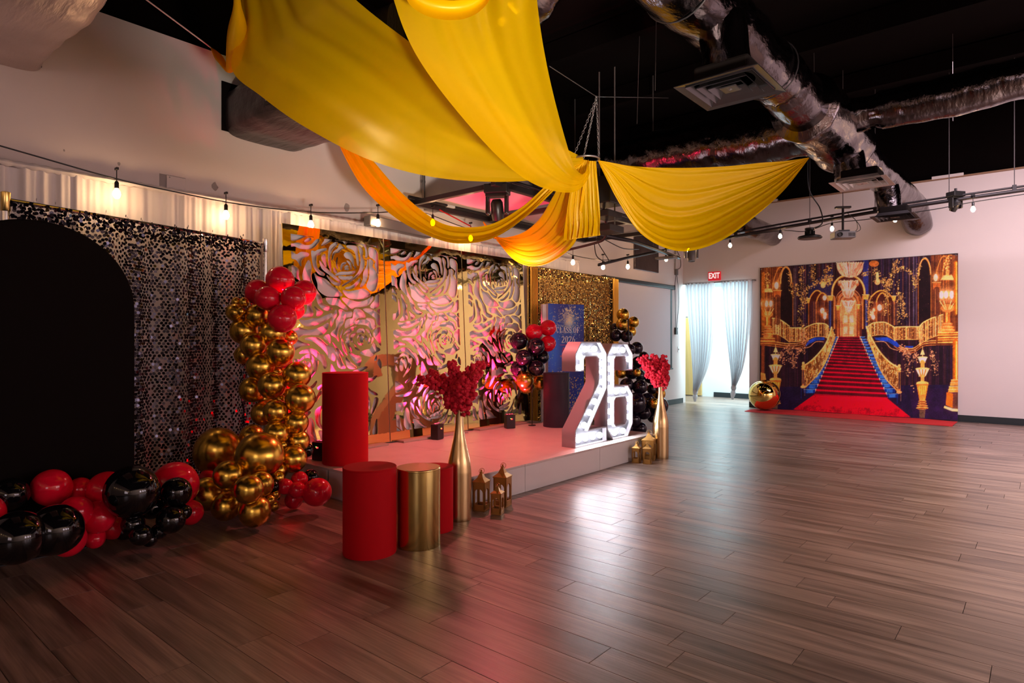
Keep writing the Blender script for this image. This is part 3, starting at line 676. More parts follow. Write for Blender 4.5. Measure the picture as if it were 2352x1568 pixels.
# ------------------------------------------------------------------ balloon garlands
def balloon_mesh(name, m):
    prof = [(max(1e-5, math.sin(PI*j/22))*(1-.07*math.cos(PI*j/22)*-1 if False else 1), -math.cos(PI*j/22)) for j in range(23)]
    prof = [(r*(1+.05*z), z*1.03 if z > 0 else z*1.10) for r, z in prof]
    me = MB().lathe(prof, (0, 0, 0), 36).mesh(name, 180); me.materials.append(m); return me
BM = {k: balloon_mesh('balloon', M[k+'_balloon']) for k in ('gold', 'black', 'red', 'navy', 'wine')}
knot_me = {k: MB().lathe([(.02, -1.06), (.05, -1.10), (.045, -1.13), (.03, -1.14), (.09, -1.22), (.07, -1.22), (.0, -1.15)], (0, 0, 0), 10).mesh('knot', 180) for k in BM}
for k in BM: knot_me[k].materials.append(M[k+'_balloon'])
rb = random.Random(21)
PR = None
def text_mesh(s, size, bold=0.0, ext=.002, sx=1.0, al='CENTER'):
    c = bpy.data.curves.new('txt', 'FONT'); c.body = s; c.size = size; c.extrude = ext; c.offset = bold; c.align_x = al; c.align_y = 'CENTER'; c.resolution_u = 4
    o = bpy.data.objects.new('txt', c); C.objects.link(o); g = bpy.context.evaluated_depsgraph_get(); g.update()
    me = bpy.data.meshes.new_from_object(o.evaluated_get(g)); bpy.data.objects.remove(o); bpy.data.curves.remove(c)
    if sx != 1: me.transform(Matrix.Scale(sx, 4, (1, 0, 0)))
    me.materials.clear(); return me
def garland(label, cat, origin, items, prints=(), lab=None):
    t = thing('balloon_garland', label, cat, origin)
    t0 = Vector(origin); cen = Vector((0, 0, 0)); P = []
    for it in items: P.append(at(it[0], it[1], it[4]))
    for p in P: cen += p/len(P)
    for n, (it, p) in enumerate(zip(items, P)):
        px, py, rp, col, d = it[:5]
        r = rp*d/F
        if p.z < r*1.06+.004: p.z = r*1.06+.004
        o = link('balloon', BM[col], None, t); o.location = p-t0; o.scale = (r, r, r)
        ax = Vector((rb.uniform(-1, 1), rb.uniform(-1, 1), rb.uniform(-.3, 1)))
        near = min((q for q in P if q is not p), key=lambda q: (q-p).length, default=p+Vector((0, 0, -1)))
        out = (p-near).normalized()*.8+ax*.5+(p-Vector((0, 0, H))).normalized()*-.6
        o.rotation_euler = out.to_track_quat('Z', 'Y').to_euler()
        if lab and col in lab: o['label'] = lab[col]
        k = link('knot', knot_me[col], None, o)
        if n in prints:
            me = text_mesh('26', .62, .01, 0, .8)
            tc = (Vector((0, 0, H))-p).normalized(); tc = (tc+Vector((.25, -.1, -.12))).normalized()
            xx = Vector((0, 0, 1)).cross(tc).normalized(); yy = tc.cross(xx)
            for v in me.vertices:
                dd = (tc+xx*v.co.x*.62+yy*v.co.y*.62).normalized(); v.co = dd*1.012
            me.materials.append(M['textb'])
            q = link('number_print', me, None, o); q.matrix_local = o.rotation_euler.to_matrix().inverted().to_4x4() @ Matrix.Scale(1.0+.06, 4)
    return t
G = 'gold'; B_ = 'black'; Rd = 'red'
col_items = [(643.6,643,31,Rd,5.65),(592,670,28,Rd,5.7),(615,685,28,Rd,5.45),(673,685,28,Rd,5.5),(699,671,27,Rd,5.8),(648.6,731,32,Rd,5.4),(676,711,23,Rd,5.75),
 (543,693,10.5,G,5.55),(561,694,11,G,5.5),(554,715,9.5,G,5.45),(540,717,20,G,5.5),(591,724,27,G,5.55),(560.5,759,31,G,5.55),(626,765,29,G,5.55),(665,775,18,G,5.75),
 (583,793,30,G,5.45),(561,814,22,G,5.65),(643.6,809.5,31,G,5.4),(650,834,21,Rd,5.7),(599,843,32,G,5.4),(636,855,11,G,5.45),(648,853,9,G,5.5),(682,862,31,G,5.35),(624.5,886,31,G,5.25),
 (580,895,29,G,5.45),(689.5,916,34,G,5.2),(643,918,13,G,5.3),(657,902,11,G,5.4),(633,944.6,28,G,5.15),(605,949,28,G,5.45),(680,971,28,G,5.2),(634,996,28,G,5.1),(578.5,1001,27,G,5.3),
 (684,1013.5,27,G,5.25),(673,1054,31,G,5.1),(704,1033,16,B_,5.3),(648,1022,11,G,5.1),(640,870,22,Rd,5.7),(612,915,20,G,5.6),(655,985,18,Rd,5.6),
 (500,1035,52,G,5.15),(595,1048,54,G,4.85),
 (525.5,1091.5,34,G,4.65),(476,1134,37,G,4.75),(519,1161,33,G,4.7),(571,1124,33,G,4.45),(599,1112,29,G,4.65),(585,1173,36,G,4.55),(558,1085,13,G,4.85),(619,1149,13,G,4.7),(631,1134,13,G,4.85),
 (629,1161,13,G,4.8),(638,1097,16,G,4.95),(627,1119,15,B_,4.85),(476,1098,19,Rd,4.95),(545,1135,30,G,4.85),(640,1078,22,G,5.05)]
garland('chrome gold balloon column topped with glossy red balloons, left of the rose panels', 'balloon garland', at(600, 1180, 5.0)*1.0*Vector((1, 1, 0)).length/Vector((1, 1, 0)).length if False else (at(600, 1000, 5.1).x, at(600, 1000, 5.1).y, 0), col_items, lab={'red': 'glossy red balloon', 'black': 'black balloon'})
garland('small bunch of red balloons with one black, at the left corner of the stage', 'balloon bunch', (at(690, 1130, 5.0).x, at(690, 1130, 5.0).y, 0),
 [(688,1101,19,Rd,5.05),(655,1117,18,Rd,4.9),(682,1125,19,Rd,4.9),(728,1130,32,Rd,4.95),(675,1148,20,Rd,5.1),(713,1096,18,B_,5.2)], lab={'black': 'black balloon'})
garland('floor garland of glossy black and red balloons before the black arch panel', 'balloon garland', (at(240, 1150, 3.95).x, at(240, 1150, 3.95).y, 0),
 [(22,1137,38,B_,3.75),(119,1120,41,Rd,3.95),(185,1124,27,Rd,4.1),(175,1175,35,Rd,3.85),(224,1187,37,Rd,3.95),(245,1125,42,Rd,4.1),(303,1130,58,B_,3.95),(403,1112,50,Rd,4.45),(405,1130,33,B_,4.2),
  (393,1193,31,B_,4.1),(422,1176,17,B_,4.2),(437,1176,28,Rd,4.45),(306,1204,25,B_,4.0),(323,1228,24,B_,3.95),(344,1238,17,B_,4.05),(365,1220,18,B_,4.1),(40,1234,60,B_,3.45),(126,1217,57,B_,3.6),(158,1240,36,Rd,3.75),
  (218,1236,22,Rd,3.95),(258,1212,26,Rd,4.1),(285,1215,24,B_,4.15),(-40,1180,45,Rd,3.6),(350,1165,26,B_,4.2)], lab={'red': 'glossy red balloon'})
garland('red, black and gold balloons printed with 26, before the blue sign', 'balloon garland', (at(1222, 975, 8.3).x, at(1222, 975, 8.3).y, SH),
 [(1226.6,762.6,19,Rd,8.35),(1259,753,18.5,Rd,8.4),(1259,789,18,Rd,8.35),(1192,783,20,'navy',8.3),(1231,795.5,20,'navy',8.2),(1203,821.6,19,'navy',8.2),(1245,820,16,'navy',8.4),(1232,845,18.5,'navy',8.25),
  (1192,846,19,'navy',8.3),(1205.6,873,20,G,8.2),(1240,877,18,G,8.58),(1210,886,18,G,8.4),(1218,822,16,'navy',8.45)], prints=(0, 1, 2, 4, 5, 6, 7, 8, 9), lab={'red': 'red balloon', 'gold': 'chrome gold balloon'})
o = MB().tube([(0, .0, 0), (0, 0, 1.1)], .005, 8).obj('stand_pole', M['blackmetal'], bpy.data.objects['balloon_garland.003'])
MB().lathe([(.05, 0), (.05, .008), (.01, .012)], (0, 0, 0), 20).obj('stand_base', M['blackmetal'], bpy.data.objects['balloon_garland.003'])
tall = [(1431,723,14.5,G,9.6),(1455,740,13,G,9.6),(1429,745,14,G,9.45),(1449,761,12,G,9.7),(1411,752,10,'navy',9.7),(1414,770,14,'navy',9.5),(1439,772,14,'navy',9.45),(1463,799,14,'navy',9.5),(1447,803,13,'navy',9.3),(1479,818,11,'navy',9.6),
  (1426,800,13,'navy',9.6),(1430,830,15,'navy',9.2),(1466,832,14,'navy',9.3),(1452,856,15,'navy',9.1),(1427,856,13,G,9.1),(1470,862,13,'navy',9.2),(1463,856,9,G,8.9),(1440,884,16,'navy',9.0),(1470,888,17,'navy',9.0),(1494,868,13,'navy',9.2),
  (1525,869,14,'wine',9.4),(1512,884,13.5,'wine',9.3),(1514,904,14,G,9.3),(1498,893,12,'navy',9.3),(1512,932,22,'navy',9.2),(1488,920,18,'navy',9.1),(1462,925,24,'navy',8.9),(1430,920,20,'navy',9.1),(1502,926,12,G,8.9),(1480,948,15,'navy',9.0),
  (1455,962,18,'navy',9.0),(1425,956,18,'navy',9.1),(1500,956,14,'navy',9.2),(1440,985,16,'navy',9.1),(1470,985,15,'navy',9.1),(1405,985,17,'navy',9.2)]
garland('dark balloon column with gold and burgundy balloons behind the numeral 6', 'balloon garland', (at(1455, 985, 9.2).x, at(1455, 985, 9.2).y, 0), tall, lab={'gold': 'chrome gold balloon', 'wine': 'burgundy balloon'})
g4 = bpy.data.objects['balloon_garland.004']
MB().tube([(0, 0, 0), (-.05, 0, 1.0), (-.12, .05, 1.7)], .01, 8).obj('stand_pole', M['blackmetal'], g4)
MB().lathe([(.16, 0), (.16, .012), (.01, .016)], (0, 0, 0), 20).obj('stand_base', M['blackmetal'], g4)
g0 = bpy.data.objects['balloon_garland']
pa, pb = at(640, 1000, 5.42), at(632, 700, 5.6)
MB().tube([(pa.x-g0.location.x, pa.y-g0.location.y, 0), (pb.x-g0.location.x, pb.y-g0.location.y, 1.7)], .01, 8).obj('stand_pole', M['blackmetal'], g0)

# ------------------------------------------------------------------ marquee numerals
def offset_poly(P, d):
    n = len(P); out = []
    for i in range(n):
        a, b, c_ = Vector(P[i-1]), Vector(P[i]), Vector(P[(i+1) % n])
        n1 = Vector((-(b-a).y, (b-a).x)).normalized(); n2 = Vector((-(c_-b).y, (c_-b).x)).normalized()
        k = n1+n2; k = k/max(.25, k.dot(n1)); out.append(b+k*d)
    return [(p.x, p.y) for p in out]
def filled(loops, z0, z1):
    cu = bpy.data.curves.new('g', 'CURVE'); cu.dimensions = '2D'; cu.fill_mode = 'BOTH'; cu.extrude = abs(z1-z0)/2
    for L in loops:
        s = cu.splines.new('POLY'); s.points.add(len(L)-1)
        for q, p in zip(s.points, L): q.co = (p[0], p[1], 0, 1)
        s.use_cyclic_u = True
    o = bpy.data.objects.new('g', cu); C.objects.link(o); g = bpy.context.evaluated_depsgraph_get(); g.update()
    me = bpy.data.meshes.new_from_object(o.evaluated_get(g)); bpy.data.objects.remove(o); bpy.data.curves.remove(cu)
    me.transform(Matrix.Translation((0, 0, (z0+z1)/2))); me.materials.clear(); return me
N2 = [(0,0),(1,0),(1,.15),(.42,.15),(1,.53),(1,.885),(.80,1),(.18,1),(0,.885),(0,.72),(.27,.72),(.27,.83),(.32,.855),(.66,.855),(.73,.83),(.73,.60),(0,.165)]
N6 = [(.22,0),(.8,0),(1,.13),(1,.45),(.8,.555),(.27,.555),(.27,.83),(.32,.86),(.66,.86),(.71,.83),(.71,.71),(1,.71),(1,.885),(.78,1),(.2,1),(0,.885),(0,.12)]
N6h = [(.33,.14),(.27,.17),(.27,.40),(.33,.43),(.68,.43),(.74,.40),(.74,.17),(.68,.14)]
B2 = [(.14,.755),(.16,.86),(.33,.93),(.62,.93),(.85,.86),(.87,.78),(.87,.70),(.87,.60),(.80,.515),(.62,.415),(.46,.315),(.30,.20),(.11,.075),(.33,.075),(.56,.075),(.79,.075)]
B6 = [(.30,.93),(.62,.93),(.86,.83),(.13,.84),(.13,.74),(.13,.64),(.13,.54),(.12,.42),(.12,.30),(.13,.19),(.36,.50),(.65,.50),(.87,.40),(.87,.31),(.87,.21),(.30,.07),(.63,.07)]
def numeral(label, y, wd, ht, loops, bulbs, x=-3.71, dep=.17):
    t = thing('marquee_numeral', label, 'marquee number', (x, y, SH), 0, 'lit marquee numerals')
    rot = Matrix((Vector((0, 1, 0)), Vector((0, 0, 1)), Vector((1, 0, 0)))).transposed().to_4x4()
    S = lambda L: [(u*wd, v*ht) for u, v in L]
    big = [S(L) for L in loops]; inner = [offset_poly(L, .012) for L in big]
    me = filled(big, -dep, -.05); me.materials.append(M['letter']); o = link('back_box', me, None, t); o.matrix_local = rot
    me = filled([offset_poly(L, .013) for L in big], -.0502, -.049); me.materials.append(M['face']); o = link('face_plate', me, None, t); o.matrix_local = rot
    me = filled(big+inner, -.05, 0.0); me.materials.append(M['letter']); o = link('rim', me, None, t); o.matrix_local = rot
    bm_ = MB().ball((0, 0, 0), .033, 12, 8).mesh('bulb', 180); bm_.materials.append(M['ledbulb'])
    sm_ = MB().lathe([(.022, 0), (.022, .012), (.015, .018)], (0, 0, 0), 14).mesh('bulb_socket', 40); sm_.materials.append(M['whiteplastic'])
    for u, v in bulbs:
        b = link('bulb', bm_, None, t); b.location = (-.012, u*wd, v*ht)
        s_ = link('bulb_socket', sm_, None, b); s_.location = (-.036, 0, 0); s_.rotation_euler = (0, PI/2, 0)
    return t
numeral('white marquee numeral 2 lit by round bulbs, at the stage front edge', 5.395, .615, 1.105, [N2], B2)
numeral('white marquee numeral 6 lit by round bulbs, right of the numeral 2', 6.02, .57, 1.085, [N6, N6h], B6)

# ------------------------------------------------------------------ gold shimmer backdrop
G0, G1, GZ = 7.20, 9.62, 2.46
t = thing('shimmer_backdrop', 'gold sequin shimmer curtain hung on a stand by the projection screen', 'backdrop', (-5.76, (G0+G1)/2, 0))
gb = MB(); rs = random.Random(9); pit = .024; W_ = G1-G0
for j in range(int(GZ/pit)):
    for i in range(int(W_/pit)):
        if rs.random() < .03: continue
        y = (i+.5*(j % 2))*pit; z = .03+j*pit
        edge = min(y, W_-y); lowf = min(1, max(0, (2.1-z)/.8))
        f = .02*math.sin(y*38+2*math.sin(y*3))*lowf + (.03*math.sin(y*95) if edge < .22 else 0)
        df = .76*math.cos(y*38+2*math.sin(y*3))*lowf
        j_ = .10+.28*lowf + (.4 if edge < .2 else 0)+(.25 if z > GZ-.12 else 0)
        a, b = rs.gauss(0, j_)+df*.5, rs.gauss(0, j_)
        uy = Vector((math.sin(a), math.cos(a), 0)); uz = Vector((math.sin(b), 0, math.cos(b))); h_ = pit*.42
        c_ = Vector((f+rs.uniform(-.004, .004), y-W_/2, z))
        n = len(gb.v); gb.v += [tuple(c_+uy*sx*h_+uz*sz*h_*.8) for sx, sz in ((-1, -1), (1, -1), (1, 1), (-1, 1))]; gb.f.append((n, n+1, n+2, n+3))
stuff(gb.obj('gold_sequins', M['sequin_gold'], t))
gcl = mat('brown_mesh_cloth', (.10, .055, .02), .8)
MB().grid(lambda u, v: Vector((-.02+.018*math.sin(u*W_*38+2*math.sin(u*W_*3))*min(1, max(0, (2.1-v*GZ)/.8)), u*W_-W_/2, .02+v*GZ)), 160, 12).obj('backing_cloth', gcl, t, 180)
for s_ in (-1, 1):
    MB().tube([(-.03, s_*W_/2, 0), (-.03, s_*W_/2, GZ+.02)], .018, 10).obj('pole', M['gold_sheet'], t)
    MB().box((-.03, s_*W_/2, .006), (.3, .3, .012), ch=.003).obj('base_plate', M['blackmetal'], t)
    MB().grid(lambda u, v: Vector((.03+.025*math.sin(u*9*PI), s_*(W_/2-.06)+(u-.5)*.16, .05+v*(GZ-.06))), 54, 4).obj('gathered_edge', mat('gold_satin', (.75, .45, .08), .3, metal=.8) if s_ < 0 else bpy.data.materials['gold_satin'], t, 180)
MB().tube([(-.03, -W_/2, GZ), (-.03, W_/2, GZ)], .014, 10).obj('crossbar', M['gold_sheet'], t)

# ------------------------------------------------------------------ blue printed sign
S0, S1, SHT = Vector((-5.39, 7.16, 0)), Vector((-5.19, 7.77, 0)), 1.90
dv = (S1-S0).normalized(); SW = (S1-S0).length
t = thing('event_sign', 'tall blue glittery CLASS OF 2026 sign standing before the gold curtain', 'sign', S0, math.atan2(dv.y, dv.x))
# local x along the board, local -y faces the room
rng = np.random.default_rng(4)
nu, nv = 100, 290
U, V = np.meshgrid((np.arange(nu)+.5)/nu, (np.arange(nv)+.5)/nv)
img = np.zeros((nv, nu, 3)); base = np.array([8, 66, 178.]); deep = np.array([24, 34, 140.])
k = (.5+.5*np.sin(V*9+2*np.sin(U*4)))[..., None]
img[:] = base*k+deep*(1-k); img += np.exp(-((U-.1)**2/.05+(V-.55)**2/.15))[..., None]*np.array([10, 70, 110])
def dots(n, cx, cy, sx, sy, colr, rmin, rmax):
    for _ in range(n):
        x, y = rng.normal(cx, sx), rng.normal(cy, sy); r = rng.uniform(rmin, rmax); d2 = ((U-x)*SW)**2+((V-y)*SHT)**2
        a = np.clip(1.3-d2/(r*r), 0, 1)[..., None]*rng.uniform(.5, 1); img[:] = img*(1-a)+np.array(colr)*a
img += np.exp(-((U-.58)**2/.02+(V-.87)**2/.004))[..., None]*np.array([230, 190, 60]); dots(330, .55, .89, .25, .05, (250, 225, 150), .003, .009); dots(150, .5, .80, .32, .05, (200, 235, 245), .003, .009)
dots(70, .6, .93, .12, .03, (255, 240, 190), .006, .014); dots(70, .1, .5, .1, .2, (160, 220, 240), .003, .008)
dots(420, .5, .28, .3, .10, (245, 200, 110), .004, .013); dots(160, .5, .12, .3, .06, (240, 160, 90), .004, .012)
img = np.clip(img, 0, 255)/255; lin = np.where(img <= .04045, img/12.92, ((img+.055)/1.055)**2.4)
def printed_grid(name, lin, fn, m, parent):
    nv, nu = lin.shape[:2]
    g = MB().grid(fn, nu-1, nv-1); me = g.mesh(name)
    ca = me.color_attributes.new('print', 'FLOAT_COLOR', 'POINT'); arr = np.ones((nv*nu, 4), dtype=np.float32); arr[:, :3] = lin.reshape(-1, 3)
    ca.data.foreach_set('color', arr.ravel()); return link(name, me, m, parent)
printed_grid('printed_face', lin, lambda u, v: Vector((u*SW, -.001, .03+v*(SHT-.03))), M['signprint'], t)
MB().box((SW/2, .035, SHT/2), (SW, .07, SHT), ch=.004).obj('board', M['white'], t)
MB().box((SW/2, .09, .012), (SW*.9, .30, .024), ch=.004).obj('foot', M['white'], t)
MB().box((-.035, .06, SHT/2-.005), (.068, .05, SHT-.01), ch=.004).obj('support_post', M['white'], t)
def sign_text(s, x, z, size, m, bold=.0, sx=.8, name='lettering', shear=0):
    me = text_mesh(s, size, bold, .0008, sx)
    if shear: me.transform(Matrix(((1, shear, 0, 0), (0, 1, 0, 0), (0, 0, 1, 0), (0, 0, 0, 1))))
    me.materials.append(m); o = link(name, me, None, t); o.location = (x, -.0025, z); o.rotation_euler = (PI/2, 0, 0); return o
zt = lambda py: H+(784-py)/F*9.1
XC = SW*.60
def serif_text(chars, x0, z, h, gap, m, name):
    # narrow roman capitals: thick stems, thin hairlines and slab serifs, every letter a polygon set
    mb = MB(); x = x0; th, tn, sf = .17*h, .06*h, .05*h
    def bar(ax, az, bx, bz, w_):
        a, b = Vector((ax, az)), Vector((bx, bz)); n = (b-a).normalized(); n = Vector((-n.y, n.x))*w_/2
        mb.prism([(p.x, p.y) for p in (a-n, b-n, b+n, a+n)], .0012, Matrix(((1, 0, 0), (0, 0, -1), (0, 1, 0))), (x, -.0015, z))
    def arc(cx_, cz_, rx, rz, a0, a1, w0, w1, n=12):
        pi_, po = [], []
        for i in range(n+1):
            a = a0+(a1-a0)*i/n; w_ = w1+(w0-w1)*abs(math.cos(a))
            po.append((cx_+rx*math.cos(a), cz_+rz*math.sin(a))); pi_.append((cx_+(rx-w_)*math.cos(a), cz_+(rz-tn)*math.sin(a)))
        for i in range(n):
            mb.prism([po[i], po[i+1], pi_[i+1], pi_[i]], .0012, Matrix(((1, 0, 0), (0, 0, -1), (0, 1, 0))), (x, -.0015, z))
    for ch in chars:
        w_ = .62*h
        if ch == ' ': x += .32*h; continue
        if ch == 'C': arc(w_/2, h/2, w_/2, h/2, .75, 2*PI-.75, th, tn); bar(w_*.86, h*.66, w_*.86, h*.97, tn)
        elif ch == 'O': arc(w_/2, h/2, w_/2, h/2, 0, 2*PI, th, tn, 20)
        elif ch == '0': w_ = .5*h; arc(w_/2, h/2, w_/2, h/2, 0, 2*PI, th*.85, tn, 20)
        elif ch == 'L': bar(w_*.22, 0, w_*.22, h, th); bar(0, sf/2, w_*.85, sf/2, sf); bar(0, h-sf/2, w_*.44, h-sf/2, sf); bar(w_*.83, 0, w_*.83, .25*h, tn); w_ *= .88
        elif ch == 'A': bar(w_*.08, 0, w_*.5, h, tn); bar(w_*.90, 0, w_*.48, h, th); bar(w_*.22, h*.32, w_*.75, h*.32, tn); bar(-.02*h, sf/2, w_*.26, sf/2, sf); bar(w_*.68, sf/2, w_*1.08, sf/2, sf)
        elif ch == 'S': w_ = .5*h; arc(w_/2, h*.75, w_/2, h*.25, .5, 1.5*PI-.2, th*.6, tn); arc(w_/2, h*.25, w_/2, h*.25, -PI+.4, PI/2-.1, th*.6, tn); bar(w_*.2, h*.62, w_*.8, h*.40, th*.9); bar(w_*.9, h*.72, w_*.9, h*.95, tn); bar(w_*.1, h*.05, w_*.1, h*.28, tn)
        elif ch == 'F': bar(w_*.22, 0, w_*.22, h, th); bar(0, sf/2, w_*.46, sf/2, sf); bar(0, h-sf/2, w_*.88, h-sf/2, sf); bar(w_*.2, h*.5, w_*.62, h*.5, tn); bar(w_*.86, h*.76, w_*.86, h, tn); bar(w_*.6, h*.38, w_*.6, h*.62, tn); w_ *= .9
        elif ch == '2': w_ = .5*h; arc(w_/2, h*.72, w_/2, h*.28, -.35, PI-.2, th*.8, tn); bar(w_*.10, h*.06, w_*.86, h*.62, th*.7); bar(0, th*.3, w_, th*.3, th*.55); bar(w_*.97, 0, w_*.97, h*.2, tn)
        elif ch == '6': w_ = .5*h; arc(w_/2, h*.31, w_/2, h*.31, 0, 2*PI, th*.8, tn, 18); bar(w_*.10, h*.3, w_*.42, h*.86, th*.75); bar(w_*.4, h*.84, w_*.85, h*.97, tn)
        x += w_+gap
    mb.obj(name, m, t)
serif_text('CLASS OF', SW*.22, zt(764), .083, .010, M['textw'], 'heading_text')
serif_text('2026', SW*.37, zt(787), .098, .014, M['textw'], 'heading_text')
sign_text('Red Carpet', SW*.62, zt(804), .105, M['textr'], .0, .62, 'script_text', .35)
for py in (792, 817): MB().box((SW*.60, -.0015, zt(py)), (SW*.55, .001, .006)).obj('rule_line', M['textr'], t)
sign_text('Tonight', SW*.5, zt(832), .045, M['textw'], .001, .85); sign_text('the Fri', SW*.32, zt(854), .036, M['textw'], .001, .9)

# ------------------------------------------------------------------ projection screen
SXX = -6.02
y0, y1 = on_x(1387, 634, SXX).y, on_x(1546, 660, SXX).y
t = thing('projection_screen', 'pull-down projection screen on the left wall past the gold curtain', 'projection screen', (SXX, (y0+y1)/2, 0))
W2 = (y1-y0)
MB().box((0, 0, 2.50), (.09, W2, .085), ch=.015).obj('housing', M['plastic'], t)
for s_ in (-1, 1): MB().box((-.073, s_*(W2/2-.25), 2.52), (.066, .04, .05)).obj('wall_bracket', M['plastic'], t)
for s_ in (-1, 1): MB().box((0, s_*(W2/2+.008), 2.50), (.10, .02, .095), ch=.004).obj('end_cap', M['plastic'], t)
MB().grid(lambda u, v: Vector((.012, (u-.5)*(W2-.16), .80+v*1.66)), 2, 2).obj('screen_fabric', M['screen'], t)
for s_ in (-1, 1): MB().box((.014, s_*(W2/2-.115), 1.63), (.003, .075, 1.66)).obj('border', M['plastic'], t)
MB().box((.014, 0, .84), (.003, W2-.30, .07)).obj('border', M['plastic'], t)
MB().tube([(.012, -W2/2+.05, .785), (.012, W2/2-.05, .785)], .016, 10).obj('bottom_bar', M['plastic'], t)
# wall controls beside the screen
c = on_x(1551, 760, XL); t = thing('control_box', 'small black control box with cable on the wall near corner', 'control box', (XL+.02, c.y, c.z))
MB().box((0, 0, 0), (.04, .10, .15), ch=.006).obj('case', M['plastic'], t); MB().box((.021, .01, .02), (.004, .04, .05)).obj('button_panel', M['greyplastic'], t)
zc = c.z; top = on_x(1546, 640, XL); box = on_x(1552, 645, XL)
for dy, amp in ((-.03, .02), (.07, .06)):
    MB().tube(crom([Vector((0, dy*.3, .07)), Vector((.0, dy, .30)), Vector((0, dy*1.6+amp*.4, .65)), Vector((0, dy*1.5-amp*.2, 1.0)), Vector((0, dy*.4, 1.22))], 6), .006, 6).obj('cable', M['plastic'], t, 180)
t = thing('junction_box', 'small junction box under conduit beside the projection screen', 'junction box', (XL+.025, c.y+.0, zc+1.28))
MB().box((0, 0, 0), (.05, .09, .13), ch=.004).obj('case', M['greyplastic'], t); MB().tube([(0, -.05, .06), (0, -.05, 1.15)], .012, 8).obj('conduit', M['steel'], t)
MB().tube(crom([Vector((0, .03, .06)), Vector((.02, .16, .12)), Vector((.02, .14, .32)), Vector((0, -.04, .52))], 6), .007, 6).obj('cable', M['plastic'], t, 180)
c = on_x(1558, 802, XL); t = thing('light_switch', 'light switch plate on the wall left of the doorway', 'switch', (XL+.004, c.y, c.z))
MB().box((0, 0, 0), (.008, .075, .12), ch=.002).obj('plate', M['whiteplastic'], t); MB().box((.007, 0, 0), (.01, .014, .03), ch=.002).obj('toggle', M['plastic'], t)

# ------------------------------------------------------------------ doorway curtains, rod, EXIT sign
YC = YF-.09
t = thing('curtain_rod', 'thin steel rod above the doorway holding two sheer curtains', 'curtain rod', (-5.4, YC, 2.62))
a, b = on_y(1572, 657, YC), on_y(1734, 645, YC)
MB().tube([(a.x+5.4, 0, 0), (b.x+5.4, 0, 0)], .013, 10).obj('rod', M['steel'], t)
for xx in (a.x+5.42, b.x+5.38): MB().box((xx, .045, 0), (.03, .09, .03), ch=.003).obj('bracket', M['steel'], t)
def edge(pts): return resample(crom([on_y(px, py, YC) for px, py in pts], 8), 40)
def curtain(label, le, re, knot, tailpx):
    k0 = on_y(*knot, YC); t = thing('doorway_curtain', label, 'curtain', (k0.x, YC, 0), 0, 'sheer doorway curtains')
    L_, R_ = edge(le), edge(re); o_ = Vector((k0.x, YC, 0))
    def fn(u, v):
        i = min(40, int(round(v*40))); p = L_[i].lerp(R_[i], u); p.z = 2.625-(2.625-k0.z)*v*1.0
        g = (R_[i]-L_[i]).length
        p = p + Vector((0, min(.05, .018+g*.05)*math.sin(u*52+1.2*math.sin(u*9+v*1.5))+.018*math.sin(u*117+v), 0)); return p-o_
    MB().grid(fn, 150, 40).obj('sheer_panel', M['sheer'], t, 180)
    MB().ball((0, 0, k0.z), (.055, .07), 14, 10).obj('knot', M['sheer'], t, 180)
    e = on_y(*tailpx, YC)
    MB().tube([(0, 0, k0.z-.03), ((e.x-k0.x)*.5, .0, (k0.z+e.z)/2), (e.x-k0.x, 0, e.z)], .05, 12, True, [.7, 1.1, .4]).obj('tail', M['sheer'], t, 180)
    MB().tube([(L_[0].x-k0.x, 0, 2.625), (R_[0].x-k0.x, 0, 2.625)], .02, 8).obj('rod_pocket', M['sheer'], t, 180)
curtain('left white sheer doorway curtain, knotted low near the floor', [(1574, 660), (1580, 740), (1590, 850), (1592, 893)], [(1640, 658), (1639, 760), (1628, 840), (1602, 895)], (1597, 900), (1596, 922))
curtain('right white sheer doorway curtain, knotted at mid height beside the mural', [(1656, 655), (1666, 760), (1679, 860), (1681, 884)], [(1727, 648), (1722, 750), (1708, 840), (1689, 884)], (1685, 890), (1682, 917))
c = on_y(1642, 634, YF)
t = thing('exit_sign', 'red EXIT sign with white letters above the doorway', 'sign', (c.x, YF-.02, c.z))
MB().box((0, 0, 0), (.275, .04, .19), ch=.006).obj('housing', M['exit'], t)
me = text_mesh('EXIT', .165, .004, .002, .72); me.materials.append(M['exitw']); o = link('lettering', me, None, t); o.location = (0, -.022, .002); o.rotation_euler = (PI/2, 0, 0)

